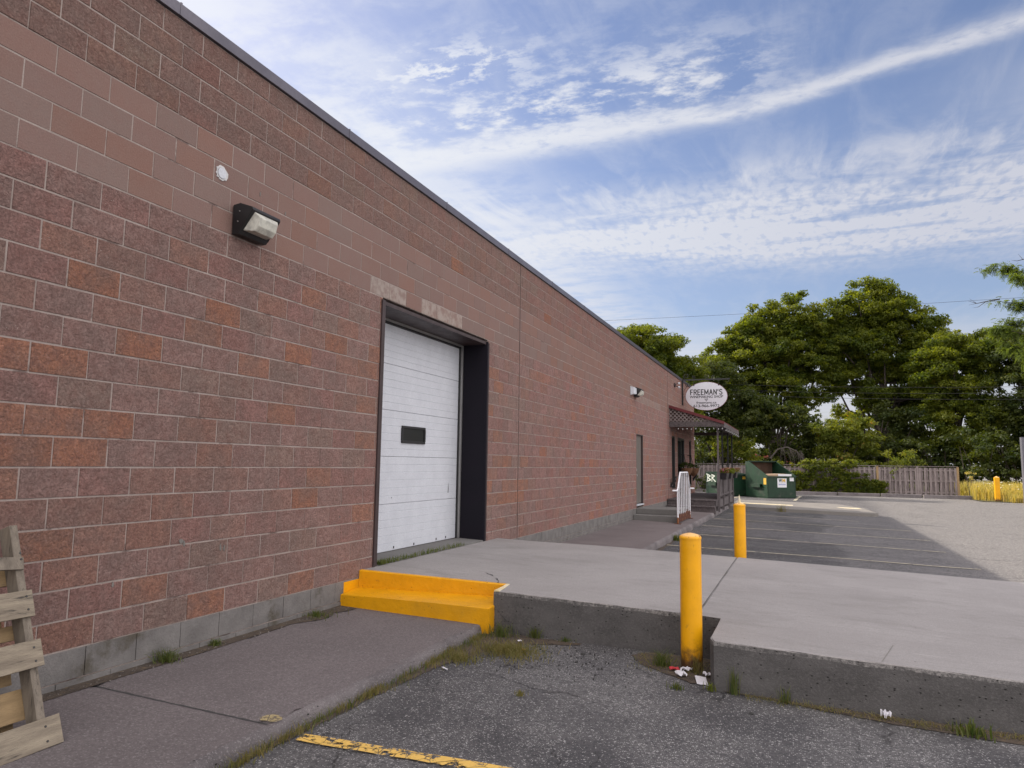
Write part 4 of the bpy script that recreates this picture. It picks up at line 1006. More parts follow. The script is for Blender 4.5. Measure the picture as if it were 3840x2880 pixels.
# ------------------------------------------------------------------ grey concrete steps and white handrail
t = thing('concrete_steps', 'grey concrete steps and landing below the taupe side door', 'steps', (.6, 18.4, 0))
bb = B(); bb.box(.012, 1.27, 17.42, 19.75, -.15, .175, bev=.012); bb.done('step', M_step, t)
bb = B(); bb.box(.012, 1.20, 17.85, 19.3, .176, .335, bev=.012); bb.done('landing', M_step, t)
def rust_mat():
    m, g, b, o = newmat('white_rail_paint_rusting'); v = objc(g); z = g.sep(v)[2]
    f_ = g.ss(g.m('ADD', z, g.m('MULTIPLY', g.noise(v, 9, 5, .7), -.75)), -.10, -.22)
    c = g.mix(f_, (.72, .73, .78), g.mix(g.noise(v, 25, 3), (.17, .05, .02), (.28, .11, .03)))
    sp_ = g.ss(g.noise(v, 26, 5, .7), .62, .68); c = g.mix(g.m('MULTIPLY', sp_, .7), c, (.28, .12, .04))
    setb(g, b, c, .55); return m
M_rail = rust_mat(); M_rust = simple('rusty_steel', (.11, .035, .018), (.065, .022, .013), .9, 14, dirt=(.3, .14, .05), dscale=9)
rl = thing('handrail', 'white tubular steel handrail with heavily rusted foot beside the grey concrete steps', 'handrail', (1.335, 18.25, 0))
RX = 1.335; prof = [(17.08, .93), (17.55, 1.405), (18.95, 1.405), (19.42, .93)]
def rz_(y): return float(np.interp(y, [p[0] for p in prof], [p[1] for p in prof]))
bb = B(); bb.tube([(RX-.12, 16.95, .91), (RX-.02, 17.0, .91), (RX, 17.08, .93), (RX, 17.55, 1.405), (RX, 18.95, 1.405), (RX, 19.42, .93), (RX+.02, 19.5, .91), (RX+.12, 19.55, .91)], .024, 10); bb.done('top_rail', M_rail, rl, True)
for y in (17.08, 19.42):
    bb = B(); bb.tube([(RX, y, -.02), (RX, y, rz_(y))], .024, 10); bb.done('post', M_rail, rl, True)
for i in range(6):
    y = 17.415+i*.334; bb = B(); bb.box(RX-.013, RX+.013, y-.013, y+.013, .2, rz_(y)-.01); bb.done('baluster', M_rail, rl)
bb = B(); bb.box(RX-.012, RX+.012, 17.105, 19.395, .03, .24); bb.done('foot_plate', M_rust, rl)
for y in (17.08, 19.42):
    bb = B(); bb.box(RX-.09, RX+.09, y-.09, y+.09, -.02, .008); bb.done('base_plate', M_rust, rl)

# ------------------------------------------------------------------ pallets leaning on the wall
def pallet(loc, lean, label, boards, seed, mat_sets, shift=0):
    random.seed(seed)
    t = thing('pallet', label, 'pallet', loc, 'pallets leaning on the wall'); 
    # local frame: u along slope (up), n outwards (+X, up), y along wall
    ca, sa = math.cos(lean), math.sin(lean)       # lean from vertical
    Mx = Matrix(((ca, 0, -sa, 0), (0, 1, 0, 0), (sa, 0, ca, 0), (0, 0, 0, 1)))   # local x->outward normal, z->slope
    for y in (-.085, -.55, -.98):
        bb = B(); bb.box(-.09, 0, y-.045, y+.0, .02, 1.22, mat=None, bev=.003)
        bmesh.ops.transform(bb.bm, matrix=Mx, verts=bb.bm.verts); bb.done('stringer', M_palletv, t, local=True)
    for (s0, s1, y1, rot, m_, side) in boards:
        bb = B(); xx = (0.001, .020) if side else (-.111, -.091)
        bb.box(xx[0], xx[1], -1.06, y1, s0, s1, bev=.002)
        bmesh.ops.transform(bb.bm, matrix=Mx @ Matrix.Translation((0, -.5, (s0+s1)/2)) @ Matrix.Rotation(rot, 4, 'X') @ Matrix.Translation((0, .5, -(s0+s1)/2)), verts=bb.bm.verts)
        bb.done('board', m_, t, local=True)
    bb = B()
    for (s0, s1, y1, rot, m_, side) in boards:
        if side:
            for q in (.25, .75): bb.tube([tuple(Mx @ Vector((.020, -.105, s0+(s1-s0)*q))), tuple(Mx @ Vector((.023, -.105, s0+(s1-s0)*q)))], .006, 8)
    bb.done('nail', M_stone, t, local=True); random.seed(seed+1); return t
pallet((.79, -.345, .062), R(20), 'front weathered wooden pallet leaning on the wall at the left edge, with grey stained boards',
       [(0, .15, -.02, .015, M_pallet, 1), (.42, .565, -.06, .01, M_pallet, 1), (.70, .845, -.07, -.008, M_pallet, 1), (1.0, 1.07, -.09, -.10, M_palletv, 1),
        (.18, .34, -.10, 0, M_palletn, 0), (.60, .68, -.08, 0, M_palletn, 0), (.9, 1.05, -.1, 0, M_palletn, 0), (.02, .10, -.02, 0.02, M_palletv, 0)], 3, None)
pallet((.58, -.46, .068), R(15), 'second pale wooden pallet leaning on the wall behind the weathered front pallet',
       [(0.02, .14, -.03, 0, M_palletn, 1), (.30, .42, -.02, .0, M_palletn, 1), (.58, .70, -.05, 0, M_palletn, 1), (.86, .98, -.04, 0, M_pallet, 1), (1.08, 1.2, -.05, 0, M_palletn, 1), (.1, .2, -.1, 0, M_pallet, 0), (.9, 1., -.1, 0, M_pallet, 0)], 5, None)
random.seed(21)

# ------------------------------------------------------------------ dumpsters
def dumpster(loc, label, slanted, wW=1.78, D_=2.1, Hf=1.22, Hb=2.02):
    t = thing('dumpster', label, 'dumpster', loc, 'green dumpsters by the fence', R(37))
    # local: x along front 0..W, y depth 0..D
    if not slanted: Hb = Hf+.12; D_ = 1.85
    th = .03
    bb = B()
    bb.box(0, wW, 0, th, .08, Hf)                                   # front
    bb.prism([(0, .08), (D_, .08), (D_, Hb), (D_*.82, Hb) if slanted else (D_*.5, (Hf+Hb)/2), (0, Hf)], 'x', 0, th)
    bb.prism([(0, .08), (D_, .08), (D_, Hb), (D_*.82, Hb) if slanted else (D_*.5, (Hf+Hb)/2), (0, Hf)], 'x', wW-th, wW)
    bb.box(th, wW-th, D_-th, D_, .08, Hb); bb.box(th, wW-th, th, D_-th, .08, .12)
    if slanted: bb.box(th, wW-th, D_*.82, D_-th, Hb-.03, Hb)
    bb.done('body', M_green, t, local=True)
    bb = B(); bb.box(-.03, wW+.03, -.04, .0, Hf-.07, Hf); bb.box(-.02, wW+.02, -.02, 0, .05, .13); bb.box(.02, wW-.02, .05, D_-.05, 0, .079)
    if slanted:
        for x in (-.03, wW-.01):
            bb.prism([(0, Hf-.06), (D_*.82, Hb-.06), (D_*.82, Hb+.01), (0, Hf+.02)], 'x', x, x+.04)
        bb.box(-.03, wW+.03, D_*.80, D_*.84, Hb+.002, Hb+.04)
    bb.done('rim', M_green, t, local=True)
    bb = B()
    for x0, x1 in ((-.16, -.001), (wW+.001, wW+.16)):
        bb.box(x0, x1, .5, 1.35, .58, .60); bb.box(x0, x1, .5, 1.35, .75, .77); bb.box(x0 if x0 < 0 else x1-.02, x0+.02 if x0 < 0 else x1, .5, 1.35, .601, .749)
    bb.done('fork_pocket', M_green, t, local=True)
    if slanted:
        bb = B(); bb.box(th+.001, th+.01, th, D_-th, .13, Hf-.05); bb.box(th+.011, wW-th, D_-th-.012, D_-th-.001, .13, Hb-.05); bb.done('inner_lining', M_rustin, t, local=True)
    else:
        bb = B()
        for a, c in ((-.02, wW/2-.01), (wW/2+.01, wW+.02)):
            bb.prism([(-.03, Hf+.002), (D_, Hb+.002), (D_, Hb+.04), (-.03, Hf+.04)], 'x', a, c)
        bb.done('lid', M_green, t, local=True)
        bb = B(); bb.box(wW*.66, wW*.68, -.012, -.001, .13, Hf-.07); bb.done('rib', M_green, t, local=True)
    for x in (.15, wW-.15):
        bb = B(); bb.tube([(x-.03, .2, 0.02), (x+.03, .2, .02)], .07, 12); bb.done('wheel', M_dark, t, local=True)
    # stickers
    sx0 = .62 if slanted else .12; sz = .60 if slanted else .68
    bb = B(); bb.box(sx0, sx0+.58, -.007, -.002, sz, sz+.50); stc = bb.done('sticker', M_sticker, t, local=True)
    rr2 = (R(90), 0, 0)
    put_text('W', .24, (sx0+.18, -.0085, sz+.37), rr2, M_green, stc, 'logo_letter', width=.22, bold=.012)
    put_text('M', .24, (sx0+.40, -.0085, sz+.37), rr2, M_yelst, stc, 'logo_letter', width=.20, bold=.012)
    bb = B()
    for k in range(9): bb.box(sx0+.07+k*.05, sx0+.105+k*.05, -.0085, -.0075, sz+.13, sz+.185)
    bb.box(sx0+.06, sx0+.52, -.0085, -.0075, sz+.24, sz+.248); bb.done('print', M_bluest, stc, local=True)
    bb = B()
    if slanted: bb.box(1.40, 1.66, -.007, -.002, .95, 1.19)
    else: bb.box(1.30, 1.62, -.007, -.002, .98, 1.22)
    bb.done('sticker', M_sticker if slanted else M_yelst, t, local=True)
    bb = B(); bb.box(-.007, -.002, .12, .36, .75, 1.1); bb.done('sticker', M_yelst, t, local=True)
    return t
d1 = dumpster((2.84, 38.5, gzf(2.84, 38.5)), 'open slant-topped green dumpster with cardboard showing over its front lip', True)
d2 = dumpster((.34, 39.75, gzf(.34, 39.75)), 'closed green dumpster with white BR graffiti, partly behind the porch', False)
# graffiti BR on the left side of the closed dumpster (side plane x=0, depth direction y)
def strokes(parent, polys, wd):
    bb = B()
    for pl in polys:
        for i in range(len(pl)-1):
            a, c = Vector(pl[i]), Vector(pl[i+1]); L = (c-a).length; n_ = Vector((-(c-a).y, (c-a).x))/L*wd/2; e = (c-a)/L*wd*.3
            a = a-e; c = c+e
            bb.prism([tuple(a+n_), tuple(c+n_), tuple(c-n_), tuple(a-n_)], 'x', -.006-.0006*i, -.003)
    bb.done('graffiti', M_graf, parent, local=True)
# reading from outside (-x side) the letters run from far (y large, picture left) to near
def gl(u, v_): return (1.66-u, .80+v_*.56)
strokes(d2, [[gl(.0, .0), gl(.02, .75)], [gl(-.08, .78), gl(.34, .58), gl(.04, .40)], [gl(.04, .40), gl(.38, .18), gl(-.08, .0)],
             [gl(.52, .75), gl(.50, .02)], [gl(.48, .74), gl(.82, .6), gl(.52, .38)], [gl(.54, .38), gl(.90, .02)]], .06)
t = thing('cardboard', 'flattened cardboard box sticking out of the open dumpster', 'cardboard', (2.84, 38.5, gzf(2.84, 38.5)), rz=R(37))
bb = B(); bb.box(.06, 1.30, .12, 1.2, 1.16, 1.30, mat=Matrix.Rotation(R(-2), 4, 'Y')); bb.done('box', M_cardb, t, local=True)
bb = B(); bb.box(.75, 1.6, .10, .5, 1.20, 1.33); bb.done('flap', M_sticker, t, local=True)

# ------------------------------------------------------------------ wooden fence
fn = thing('board_fence', 'weathered grey wooden board fence across the back of the lot', 'fence', (5, 47, -.1))
FX0, FX1, FY = -4.2, 13.4, 47.0
px_ = [FX0+i*2.2 for i in range(9)]; px_[-1] = FX1-.06
for i, x in enumerate(px_):
    bb = B(); bb.box(x-.06, x+.06, FY-.06, FY+.06, -.2, 1.77); bb.done('post', M_fence2 if i in (6, 8) else M_fence, fn)
for i in range(len(px_)-1):
    bb = B(); a, c = px_[i]+.062, px_[i+1]-.062; x = a; s_ = 0
    while x < c-.05:
        wd = min(.135, c-x); f = s_ % 2 == 0; tlt = random.uniform(-.008, .008)
        y0 = FY-.058 if f else FY+.03
        m_ = Matrix.Translation((x+wd/2, 0, 0)) @ Matrix.Rotation(tlt, 4, 'Y') @ Matrix.Translation((-x-wd/2, 0, 0))
        bb.box(x+.004, x+wd-.004, y0, y0+.02, .0+random.uniform(-.03, .02), 1.70+random.uniform(-.01, .01), mat=m_)
        x += wd-.005 if random.random() < .5 else wd+.012; s_ += 1
    bb.done('board_panel', M_fence, fn)
    bb = B()
    for z in (.16, .85, 1.5): bb.box(a, c, FY-.036, FY+.028, z, z+.085)
    bb.done('rail', M_fence, fn)
    bb = B(); bb.box(px_[i]-.0+.0, px_[i+1]-.001, FY-.09, FY+.09, 1.771, 1.80); bb.done('cap_rail', M_fence, fn)

# ------------------------------------------------------------------ vegetation
def tree(name, label, base, lobes, leaf, mat, trunk_r=.3, seed=0, density=70, cr=.75, cl_per=1.0, limbs=None, lean=(0, 0), group=None, fill=.35, aspect=.6, upb=.6):
    """lobes: (x,y,z,rx,ry,rz)"""
    t = thing(name, label, 'tree', base, group); rg = np.random.default_rng(seed); cls = []
    for (x, y, z, a, b_, c) in lobes:
        n = int(cl_per*6.5*(a*b_+b_*c+a*c)/cr**2/3)
        d = rg.normal(size=(n, 3)); d /= np.linalg.norm(d, axis=1)[:, None]; r_ = np.where(rg.random(n) < fill, rg.uniform(.25, .8, n), rg.uniform(.80, 1.14, n))
        p = np.array([x, y, z])+d*r_[:, None]*np.array([a, b_, c]); rr_ = cr*rg.uniform(.38, 1.5, n); cls.append(np.c_[p, rr_])
    cls = np.concatenate(cls); cls = cls[cls[:, 2] > base[2]+.3]
    foliage('crown', cls, leaf, mat, t, seed+1, density=density, aspect=aspect, upb=upb)
    bb = B(); B0 = Vector(base); top = Vector((np.mean([l[0] for l in lobes]), np.mean([l[1] for l in lobes]), max(l[2] for l in lobes)))
    H_ = top.z-B0.z; pts = []; rads = []
    for i in range(9):
        f = i/8; p = B0.lerp(Vector((top.x, top.y, B0.z+H_*.9)), f); p += Vector((math.sin(f*5+seed)*.18*f, math.cos(f*4+seed)*.15*f, 0)); pts.append(p); rads.append(trunk_r*(1-f*.82)*(1.35 if i == 0 else 1))
    bb.tube(pts, rads, 10); 
    for k, l in enumerate(lobes):
        for q in range(2):
            i0 = 1+((k*2+q) % 5); s_ = pts[i0]; e = Vector(l[:3])+Vector((random.uniform(-.6, .6)*l[3], random.uniform(-.5, .5)*l[4], random.uniform(-.2, .7)*l[5]))
            if e.z < s_.z: e.z = s_.z+.4
            mid_ = s_.lerp(e, .5)+Vector((0, 0, -(e-s_).length*.08)); r0 = rads[i0]*.5
            pp = [s_, s_.lerp(mid_, .6)+Vector((random.uniform(-.1, .1), 0, 0)), mid_, mid_.lerp(e, .6)+Vector((0, 0, .2)), e]; bb.tube(pp, [r0, r0*.8, r0*.62, r0*.42, r0*.12], 6)
    bb.done('trunk', M_bark, t, True); return t
G = -.1
# T3 tallest maple
tree('maple_tree', 'tallest broad maple in the row behind the fence with sunlit yellow-green top', (10.9, 60, G),
     [(10.2, 60, 14.3, 2.3, 2.2, 2.3), (8.0, 60, 13.6, 1.6, 1.8, 1.9), (12.2, 60, 13.2, 1.9, 2, 2.1), (13.9, 60.4, 11.8, 1.6, 1.8, 1.9), (8.2, 59.6, 11.2, 1.9, 2, 1.5), (10.8, 59.5, 11.4, 2.2, 2, 1.9),
      (13.5, 60, 9.6, 1.9, 2, 1.4), (7.9, 59.6, 8.7, 1.5, 1.8, 1.1), (9.9, 59, 7.6, 1.4, 1.5, .9), (13.6, 60, 7.2, 1.6, 1.8, 1.2), (11.5, 60.5, 15.0, 1.6, 1.5, 1.3), (6.9, 60, 11.9, 1.3, 1.6, 1.8), (9.5, 60.5, 12.0, 2.2, 1.6, 1.8), (14.6, 60.5, 10.4, 1.5, 1.6, 1.6), (12.0, 60.5, 8.6, 1.6, 1.5, 1.2), (7.0, 60.5, 13.2, 1.1, 1.3, 1.2), (10.2, 61, 9.4, 2.0, 1.3, 1.3), (9.0, 61, 6.2, 1.6, 1.2, 1.0), (12.2, 61, 6.4, 1.3, 1.2, 1.0), (14.6, 60.8, 8.4, 1.4, 1.4, 1.3)], .21, M_leafA, .34, 1, density=165, cr=.60, fill=.28)
tree('maple_tree', 'many-topped maple behind the fence just right of the hanging sign', (2.6, 58, G),
     [(2.1, 58, 13.6, 1.5, 1.7, 1.7), (4.6, 58.3, 13.9, 1.25, 1.6, 1.9), (-.1, 58, 11.7, 1.4, 1.6, 1.6), (-1.5, 57.6, 10.2, 1.2, 1.5, 1.7), (1.2, 57.5, 10.6, 1.8, 1.8, 1.6), (3.6, 57.8, 11, 1.7, 1.8, 1.8), (5.6, 58.5, 12.0, 1.2, 1.5, 1.6), (5.2, 58.2, 9.4, 1.5, 1.7, 1.3), (-.6, 57.4, 8, 1.8, 1.8, 1.4), (2.2, 57.2, 8.0, 1.9, 1.8, 1.3), (4.6, 57.6, 7.2, 1.3, 1.5, 1.1), (3.2, 58.5, 12.6, 1.4, 1.5, 1.5), (.6, 58.5, 12.2, 1.3, 1.5, 1.4), (.4, 57.6, 6.0, 1.8, 1.5, 1.3), (-2.4, 57.5, 8.6, .9, 1.2, 1.3), (6.4, 58.8, 10.4, 1.1, 1.4, 1.5), (6.6, 58.8, 8.0, 1.0, 1.3, 1.1), (3.4, 58.6, 9.4, 1.7, 1.3, 1.4), (5.9, 58.4, 13.3, .8, 1.1, 1.0)], .20, M_leafA, .3, 2, density=160, cr=.56, fill=.28)
tree('maple_tree', 'dark rounded maple rising over the roof line behind the building', (-4.9, 44, G),
     [(-5.2, 44, 9.4, 1.7, 1.7, 1.5), (-3.6, 44, 8.6, 1.6, 1.6, 1.6), (-2.3, 44.2, 7.6, 1.0, 1.2, 1.2), (-6.9, 44, 9.2, 1.6, 1.6, 1.6), (-3.4, 43.6, 6.6, 1.7, 1.5, 1.3), (-5.3, 43.6, 7.0, 2, 1.7, 1.6), (-7.5, 44, 7, 1.6, 1.6, 1.5), (-4.6, 43.6, 4.6, 1.6, 1.4, 1.1), (-4.4, 44, 8.6, 1.5, 1.5, 1.6), (-1.9, 44.3, 6.2, 1.0, 1.2, 1.2), (-6.0, 44, 10.0, 1.0, 1.2, .9)], .16, M_leafA, .25, 3, density=150, cr=.5, fill=.35)
tree('broadleaf_tree', 'low dark tree filling the gap behind the hanging sign', (-.9, 51, G),
     [(-2.5, 51, 6.9, 1.5, 1.6, 1.7), (-.9, 51, 7.6, 1.4, 1.6, 1.6), (.4, 51, 6.6, 1.4, 1.6, 1.5), (-1.6, 50.5, 5.0, 1.7, 1.5, 1.3), (.2, 50.6, 4.6, 1.4, 1.4, 1.2), (1.6, 51.2, 5.4, 1.1, 1.3, 1.3)], .18, M_leafD, .2, 4, density=130, cr=.5)
tree('broadleaf_tree', 'wide dark tree right of the tallest maple, with sunlit flecks', (15.2, 56, G),
     [(14.8, 56, 10.0, 1.7, 1.8, 1.6), (16.4, 56, 9.9, 1.4, 1.6, 1.4), (13.4, 55.6, 8.6, 1.2, 1.5, 1.6), (15.6, 55.5, 7.8, 2, 1.8, 1.5), (13.9, 55.2, 6.2, 1.4, 1.5, 1.3), (16.2, 55.4, 5.6, 1.9, 1.7, 1.3), (13.4, 55.2, 4.2, 1.3, 1.4, 1.2), (15.8, 55, 3.4, 1.9, 1.6, 1.2)], .19, M_leafA, .28, 5, density=140, cr=.55)
tree('broadleaf_tree', 'dark tree at the far right behind the meadow with yellowing top', (19.4, 55, G),
     [(18.4, 55, 9.6, 1.6, 1.7, 1.6), (20.4, 55, 9.2, 1.8, 1.8, 1.7), (19.2, 54.5, 7.2, 2.1, 1.8, 1.5), (21.6, 55, 7, 1.8, 1.8, 1.6), (18.3, 54.5, 5.0, 1.8, 1.6, 1.3), (20.6, 54.4, 4.8, 2, 1.7, 1.4), (18.9, 54.2, 2.8, 1.9, 1.6, 1.3), (21.5, 54.4, 2.7, 1.8, 1.6, 1.2)], .19, M_leafD, .28, 6, density=140, cr=.55)
tree('broadleaf_tree', 'dense dark tree under the tallest maple beside its trunk', (9.2, 55.5, G),
     [(12.2, 56, 4.8, 1.4, 1.5, 1.3), (13.2, 55.4, 2.6, 1.7, 1.4, 1.3), (11.3, 55, 2.7, 1.3, 1.3, 1.1), (9.4, 55.5, 3.0, 1.5, 1.4, 1.0), (7.6, 55.5, 3.6, 1.2, 1.2, 1.2), (10.6, 56, 5.6, 1.0, 1.1, .8)], .22, M_leafD, .16, 7, density=65, cr=.5)
tree('small_tree', 'small sunlit yellow-green tree behind the middle of the fence', (7.0, 52, G),
     [(6.6, 52, 4.2, 1.2, 1.2, .9), (8.2, 52, 4.6, 1.1, 1.1, .9), (7.4, 52, 3.0, 1.5, 1.2, .9), (9.0, 52, 3.4, 1.0, 1, .8)], .20, M_leafY, .10, 8, density=55, cr=.42)
tree('small_tree', 'small bright yellow-green tree behind the porch posts', (.8, 49.6, G),
     [(.2, 49.6, 3.2, 1.0, 1, .7), (1.1, 49.6, 2.6, .8, .9, .8), (-.7, 49.6, 3.0, .8, .8, .8), (1.4, 49.4, 1.9, .6, .7, .5)], .18, M_leafY, .08, 9, density=50, cr=.36)
tree('broadleaf_tree', 'leaning twisted tree with dark crown behind the open dumpster', (3.0, 53, G),
     [(2.8, 53, 5.6, 1.3, 1.3, 1.0), (4.6, 53.4, 5.2, 1.3, 1.3, 1.0), (1.6, 53, 4.4, 1.0, 1.2, .9), (5.4, 53.4, 3.9, .9, 1.1, .8), (4.0, 53.6, 2.6, 1.5, 1.2, .9)], .22, M_leafD, .17, 10, density=62, cr=.45)
for i, (x0, x1, y, h, lab) in enumerate(((-4.5, .5, 52.5, 3.2, 'dark undergrowth behind the fence at the building corner'), (.5, 5.5, 55.5, 3.6, 'dark undergrowth behind the dumpsters'), (5.5, 10.5, 56.5, 3.0, 'dark undergrowth behind the creeper-covered fence'), (10.5, 15.0, 53.5, 3.4, 'dark undergrowth behind the bare right part of the fence'), (14.5, 20, 52.0, 3.6, 'dark thicket behind the wildflower meadow'), (19.5, 27, 52.5, 4.2, 'dark thicket right of the grey post behind the meadow'))):
    t = thing('thicket', lab, 'thicket', ((x0+x1)/2, y, G)); rg = np.random.default_rng(200+i); n = int((x1-x0)*h*5.5)
    c_ = np.c_[rg.uniform(x0, x1, n), y+rg.normal(0, .7, n), G+rg.random(n)**.9*h*(1+.25*np.sin(np.linspace(0, 9, n))), rg.uniform(.35, .7, n)]
    foliage('foliage', c_, .24, M_leafD, t, 210+i, density=58)
    bb = B()
    for k in range(10): xx = R_(x0, x1) if False else random.uniform(x0, x1); bb.tube([(xx, y, G), (xx+random.uniform(-.3, .3), y, G+h*.5), (xx+random.uniform(-.6, .6), y, G+h*.9)], [.05, .035, .012], 5)
    bb.done('stem', M_bark, t)
tree('broadleaf_tree', 'slender mid-height tree filling the notch between the tallest maple and the right-hand trees', (14.2, 59, G),
     [(13.9, 59, 8.8, 1.3, 1.4, 1.3), (15.2, 59, 10.6, 1.3, 1.4, 1.3), (14.2, 59, 6.6, 1.4, 1.3, 1.2), (17.4, 58.5, 10.8, 1.3, 1.4, 1.2), (18.6, 58.5, 10.6, 1.2, 1.3, 1.1)], .19, M_leafA, .2, 12, density=130, cr=.55)
# dead drooping branches
t = thing('dead_branch', 'pale dead bough arching over with drooping bare twigs behind the dumpsters', 'branch', (2.2, 50, G))
bb = B(); bb.tube([(2.2, 50, G), (2.3, 50, 1.2), (2.6, 50, 2.2), (3.1, 50, 2.85), (3.7, 50, 3.0), (4.3, 50, 2.75), (4.7, 50, 2.2)], [.11, .09, .07, .055, .045, .03, .015], 7)
bb.done('bough', M_deadb, t, True)
bb = B()
for k in range(30):
    f = random.random(); x0 = 3.2+1.5*f; z0 = 3.0-.35*f+random.uniform(-.1, .1); dx = random.uniform(-.1, .35); L = random.uniform(.5, 1.3); y_0 = 50+random.uniform(-.3, .3)
    bb.tube([(x0, y_0, z0), (x0+dx*.6, y_0, z0-L*.35), (x0+dx, y_0, z0-L*.7), (x0+dx*.9, y_0, z0-L)], [.016, .013, .009, .004], 4)
bb.done('twigs', M_deadb, t)
# honey locust at the right edge
t = thing('locust_tree', 'feathery honey locust tree reaching in from the right edge of the sky', 'tree', (16.6, 32, gzf(16.6, 32)))
bb = B(); bb.tube([(16.6, 32, -.5), (16.5, 32, 3), (16.3, 32, 6), (16.0, 32, 9), (15.7, 32, 12)], [.22, .19, .15, .11, .04], 10)
brs = []
for (z0, x1, z1, yo) in ((6.5, 12.4, 8.9, 0), (7.5, 12.6, 10.6, .3), (5.6, 12.1, 7.6, -.3), (6.0, 12.6, 6.9, .4), (8.2, 12.9, 9.5, -.5), (9.5, 13.8, 11.7, 0), (7.0, 13.2, 8.1, .8), (5.2, 13.2, 6.3, -.5), (9.0, 14.8, 12.2, .5), (6.8, 12.7, 9.6, -.9), (4.8, 13.6, 5.6, .2)):
    a = Vector((16.3, 32, z0)); e = Vector((x1, 32+yo*1.5, z1)); pp = [a.lerp(e, f)+Vector((0, 0, math.sin(f*3.1)*.35-(f**2)*.1))+Vector((0, random.uniform(-.1, .1), random.uniform(-.08, .08))) for f in (0, .2, .4, .6, .8, 1)]
    bb.tube(pp, [.06, .05, .038, .028, .018, .007], 5); brs.append(pp)
    for _ in range(5):
        f = random.uniform(.45, 1); i_ = min(4, int(f*5)); s_ = pp[i_].lerp(pp[i_+1], f*5-i_ if i_ < 5 else 0); e2 = s_+Vector((random.uniform(-.7, .1), random.uniform(-.4, .4), random.uniform(-.35, .4))); bb.tube([s_, s_.lerp(e2, .5)+Vector((0, 0, .05)), e2], [.014, .010, .004], 4); brs.append([s_, s_.lerp(e2, .5), e2])
bare = [Vector((12.6, 32, 8.85)), Vector((12.1, 32, 8.78)), Vector((11.75, 32, 8.72)), Vector((11.45, 32, 8.85))]
bb.tube(bare, [.03, .02, .013, .004], 5); bb.tube([bare[1], bare[1]+Vector((-.3, 0, -.22)), bare[1]+Vector((-.5, 0, -.24))], [.013, .009, .003], 4); bb.tube([bare[2], bare[2]+Vector((-.25, 0, .22))], [.01, .003], 4); bb.tube([bare[2], bare[2]+Vector((-.3, 0, -.05))], [.009, .003], 4)
bb.tube([(14.5, 32, 10.4), (13.8, 32, 10.55), (13.3, 32, 10.45), (13.1, 32, 10.5)], [.03, .02, .012, .004], 5); bb.tube([(13.5, 32, 10.5), (13.35, 32, 10.75)], [.01, .003], 4)
bb.done('trunk', M_bark, t, True)
fr = []
rg = np.random.default_rng(5)
for pp in brs:
    L = len(pp)
    for _ in range(int(130 if L > 3 else 60)):
        f = rg.uniform(.28 if L > 3 else .1, 1)*(L-1); i_ = min(L-2, int(f)); s_ = pp[i_].lerp(pp[i_+1], f-i_); fr.append((s_.x+rg.normal(0, .10), s_.y+rg.normal(0, .14), s_.z+rg.normal(0, .09)))
fr = np.array(fr)
N = len(fr); k = 9; ang = rg.uniform(0, 2*np.pi, N); dirv = np.stack([np.cos(ang)*.8, np.sin(ang)*.8, rg.uniform(-.9, .5, N)], 1); dirv /= np.linalg.norm(dirv, axis=1)[:, None]
Lf = rg.uniform(.14, .30, N); Vs = []; rv = []
for j in range(k):
    f = (j+1)/k; c = fr+dirv*(Lf*f)[:, None]; c[:, 2] -= Lf*f*f*.5
    sd_ = np.cross(dirv, [0, 0, 1.]); sd_ /= np.linalg.norm(sd_, axis=1)[:, None]
    for sg_ in (1, -1):
        tip = c+sd_*sg_*.07*(1-.4*f)+np.array([0, 0, -.012])+dirv*.012; w_ = dirv*.016
        Vs.append(np.stack([c-w_, (c+tip)/2-w_*1.3, tip, (c+tip)/2+w_*1.3], 1)); rv.append(rg.random(N))
Vs = np.concatenate(Vs).reshape(-1, 3); npmesh('crown', Vs-np.array(parent_loc(t)), np.arange(len(Vs)).reshape(-1, 4), {'rnd': np.concatenate(rv)}, M_locust, t)
foliage('crown', [(p[-1].x+.6*random.random(), p[-1].y, p[-1].z-.1, .35) for p in brs if len(p) > 3]+[(14.6, 32, 7.2, .8), (15.0, 32, 9.5, .8), (15.4, 32, 6.2, .9)], .10, M_locust, t, 77, density=55, aspect=.3)

# shrubs and creeper
def shrub(name, label, base, cl, leaf, mat, seed, density=45, cat='shrub', stems=True):
    t = thing(name, label, cat, base); foliage('foliage', cl, leaf, mat, t, seed, density=density)
    bb = B()
    for c in cl[::max(1, len(cl)//8)]: bb.tube([base, (base[0]*.4+c[0]*.6, base[1]*.4+c[1]*.6, base[2]*.4+c[2]*.6), c[:3]], [.03, .02, .008], 5)
    bb.done('stem', M_bark, t); return t
R_ = random.uniform
shrub('shrub', 'sunlit yellow-green bush leaning over the fence top right of the creeper', (9.6, 48.2, G),
      [(8.4+R_(-.5, .5), 48+R_(-.3, .3), 1.75+R_(-.3, .35), .3) for _ in range(9)]+[(10.3+R_(-.9, .9), 48+R_(-.4, .4), 2.15+R_(-.5, .6), .30) for _ in range(34)]+[(11.5+R_(-.3, .4), 48, 1.9+R_(-.2, .3), .2) for _ in range(5)]+[(9.9+R_(-.2, .2), 46.75, 1.4+R_(-.35, .3), .16) for _ in range(5)], .11, M_leafY, 31)
vc_ = []
for _ in range(300):
    x = R_(4.0, 9.4); top_ = 1.8 if 5.0 < x < 7.2 else (1.35 if x < 8.4 else .9); vc_.append((x, 46.78+R_(-.12, .05), R_(.0, top_), .24))
for _ in range(70): vc_.append((R_(4.6, 7.8), 46.9+R_(-.2, .15), 1.85+R_(-.2, .28), .20))
for _ in range(24): vc_.append((R_(2.0, 4.6), 47.0, 1.75+R_(-.1, .15), .2))
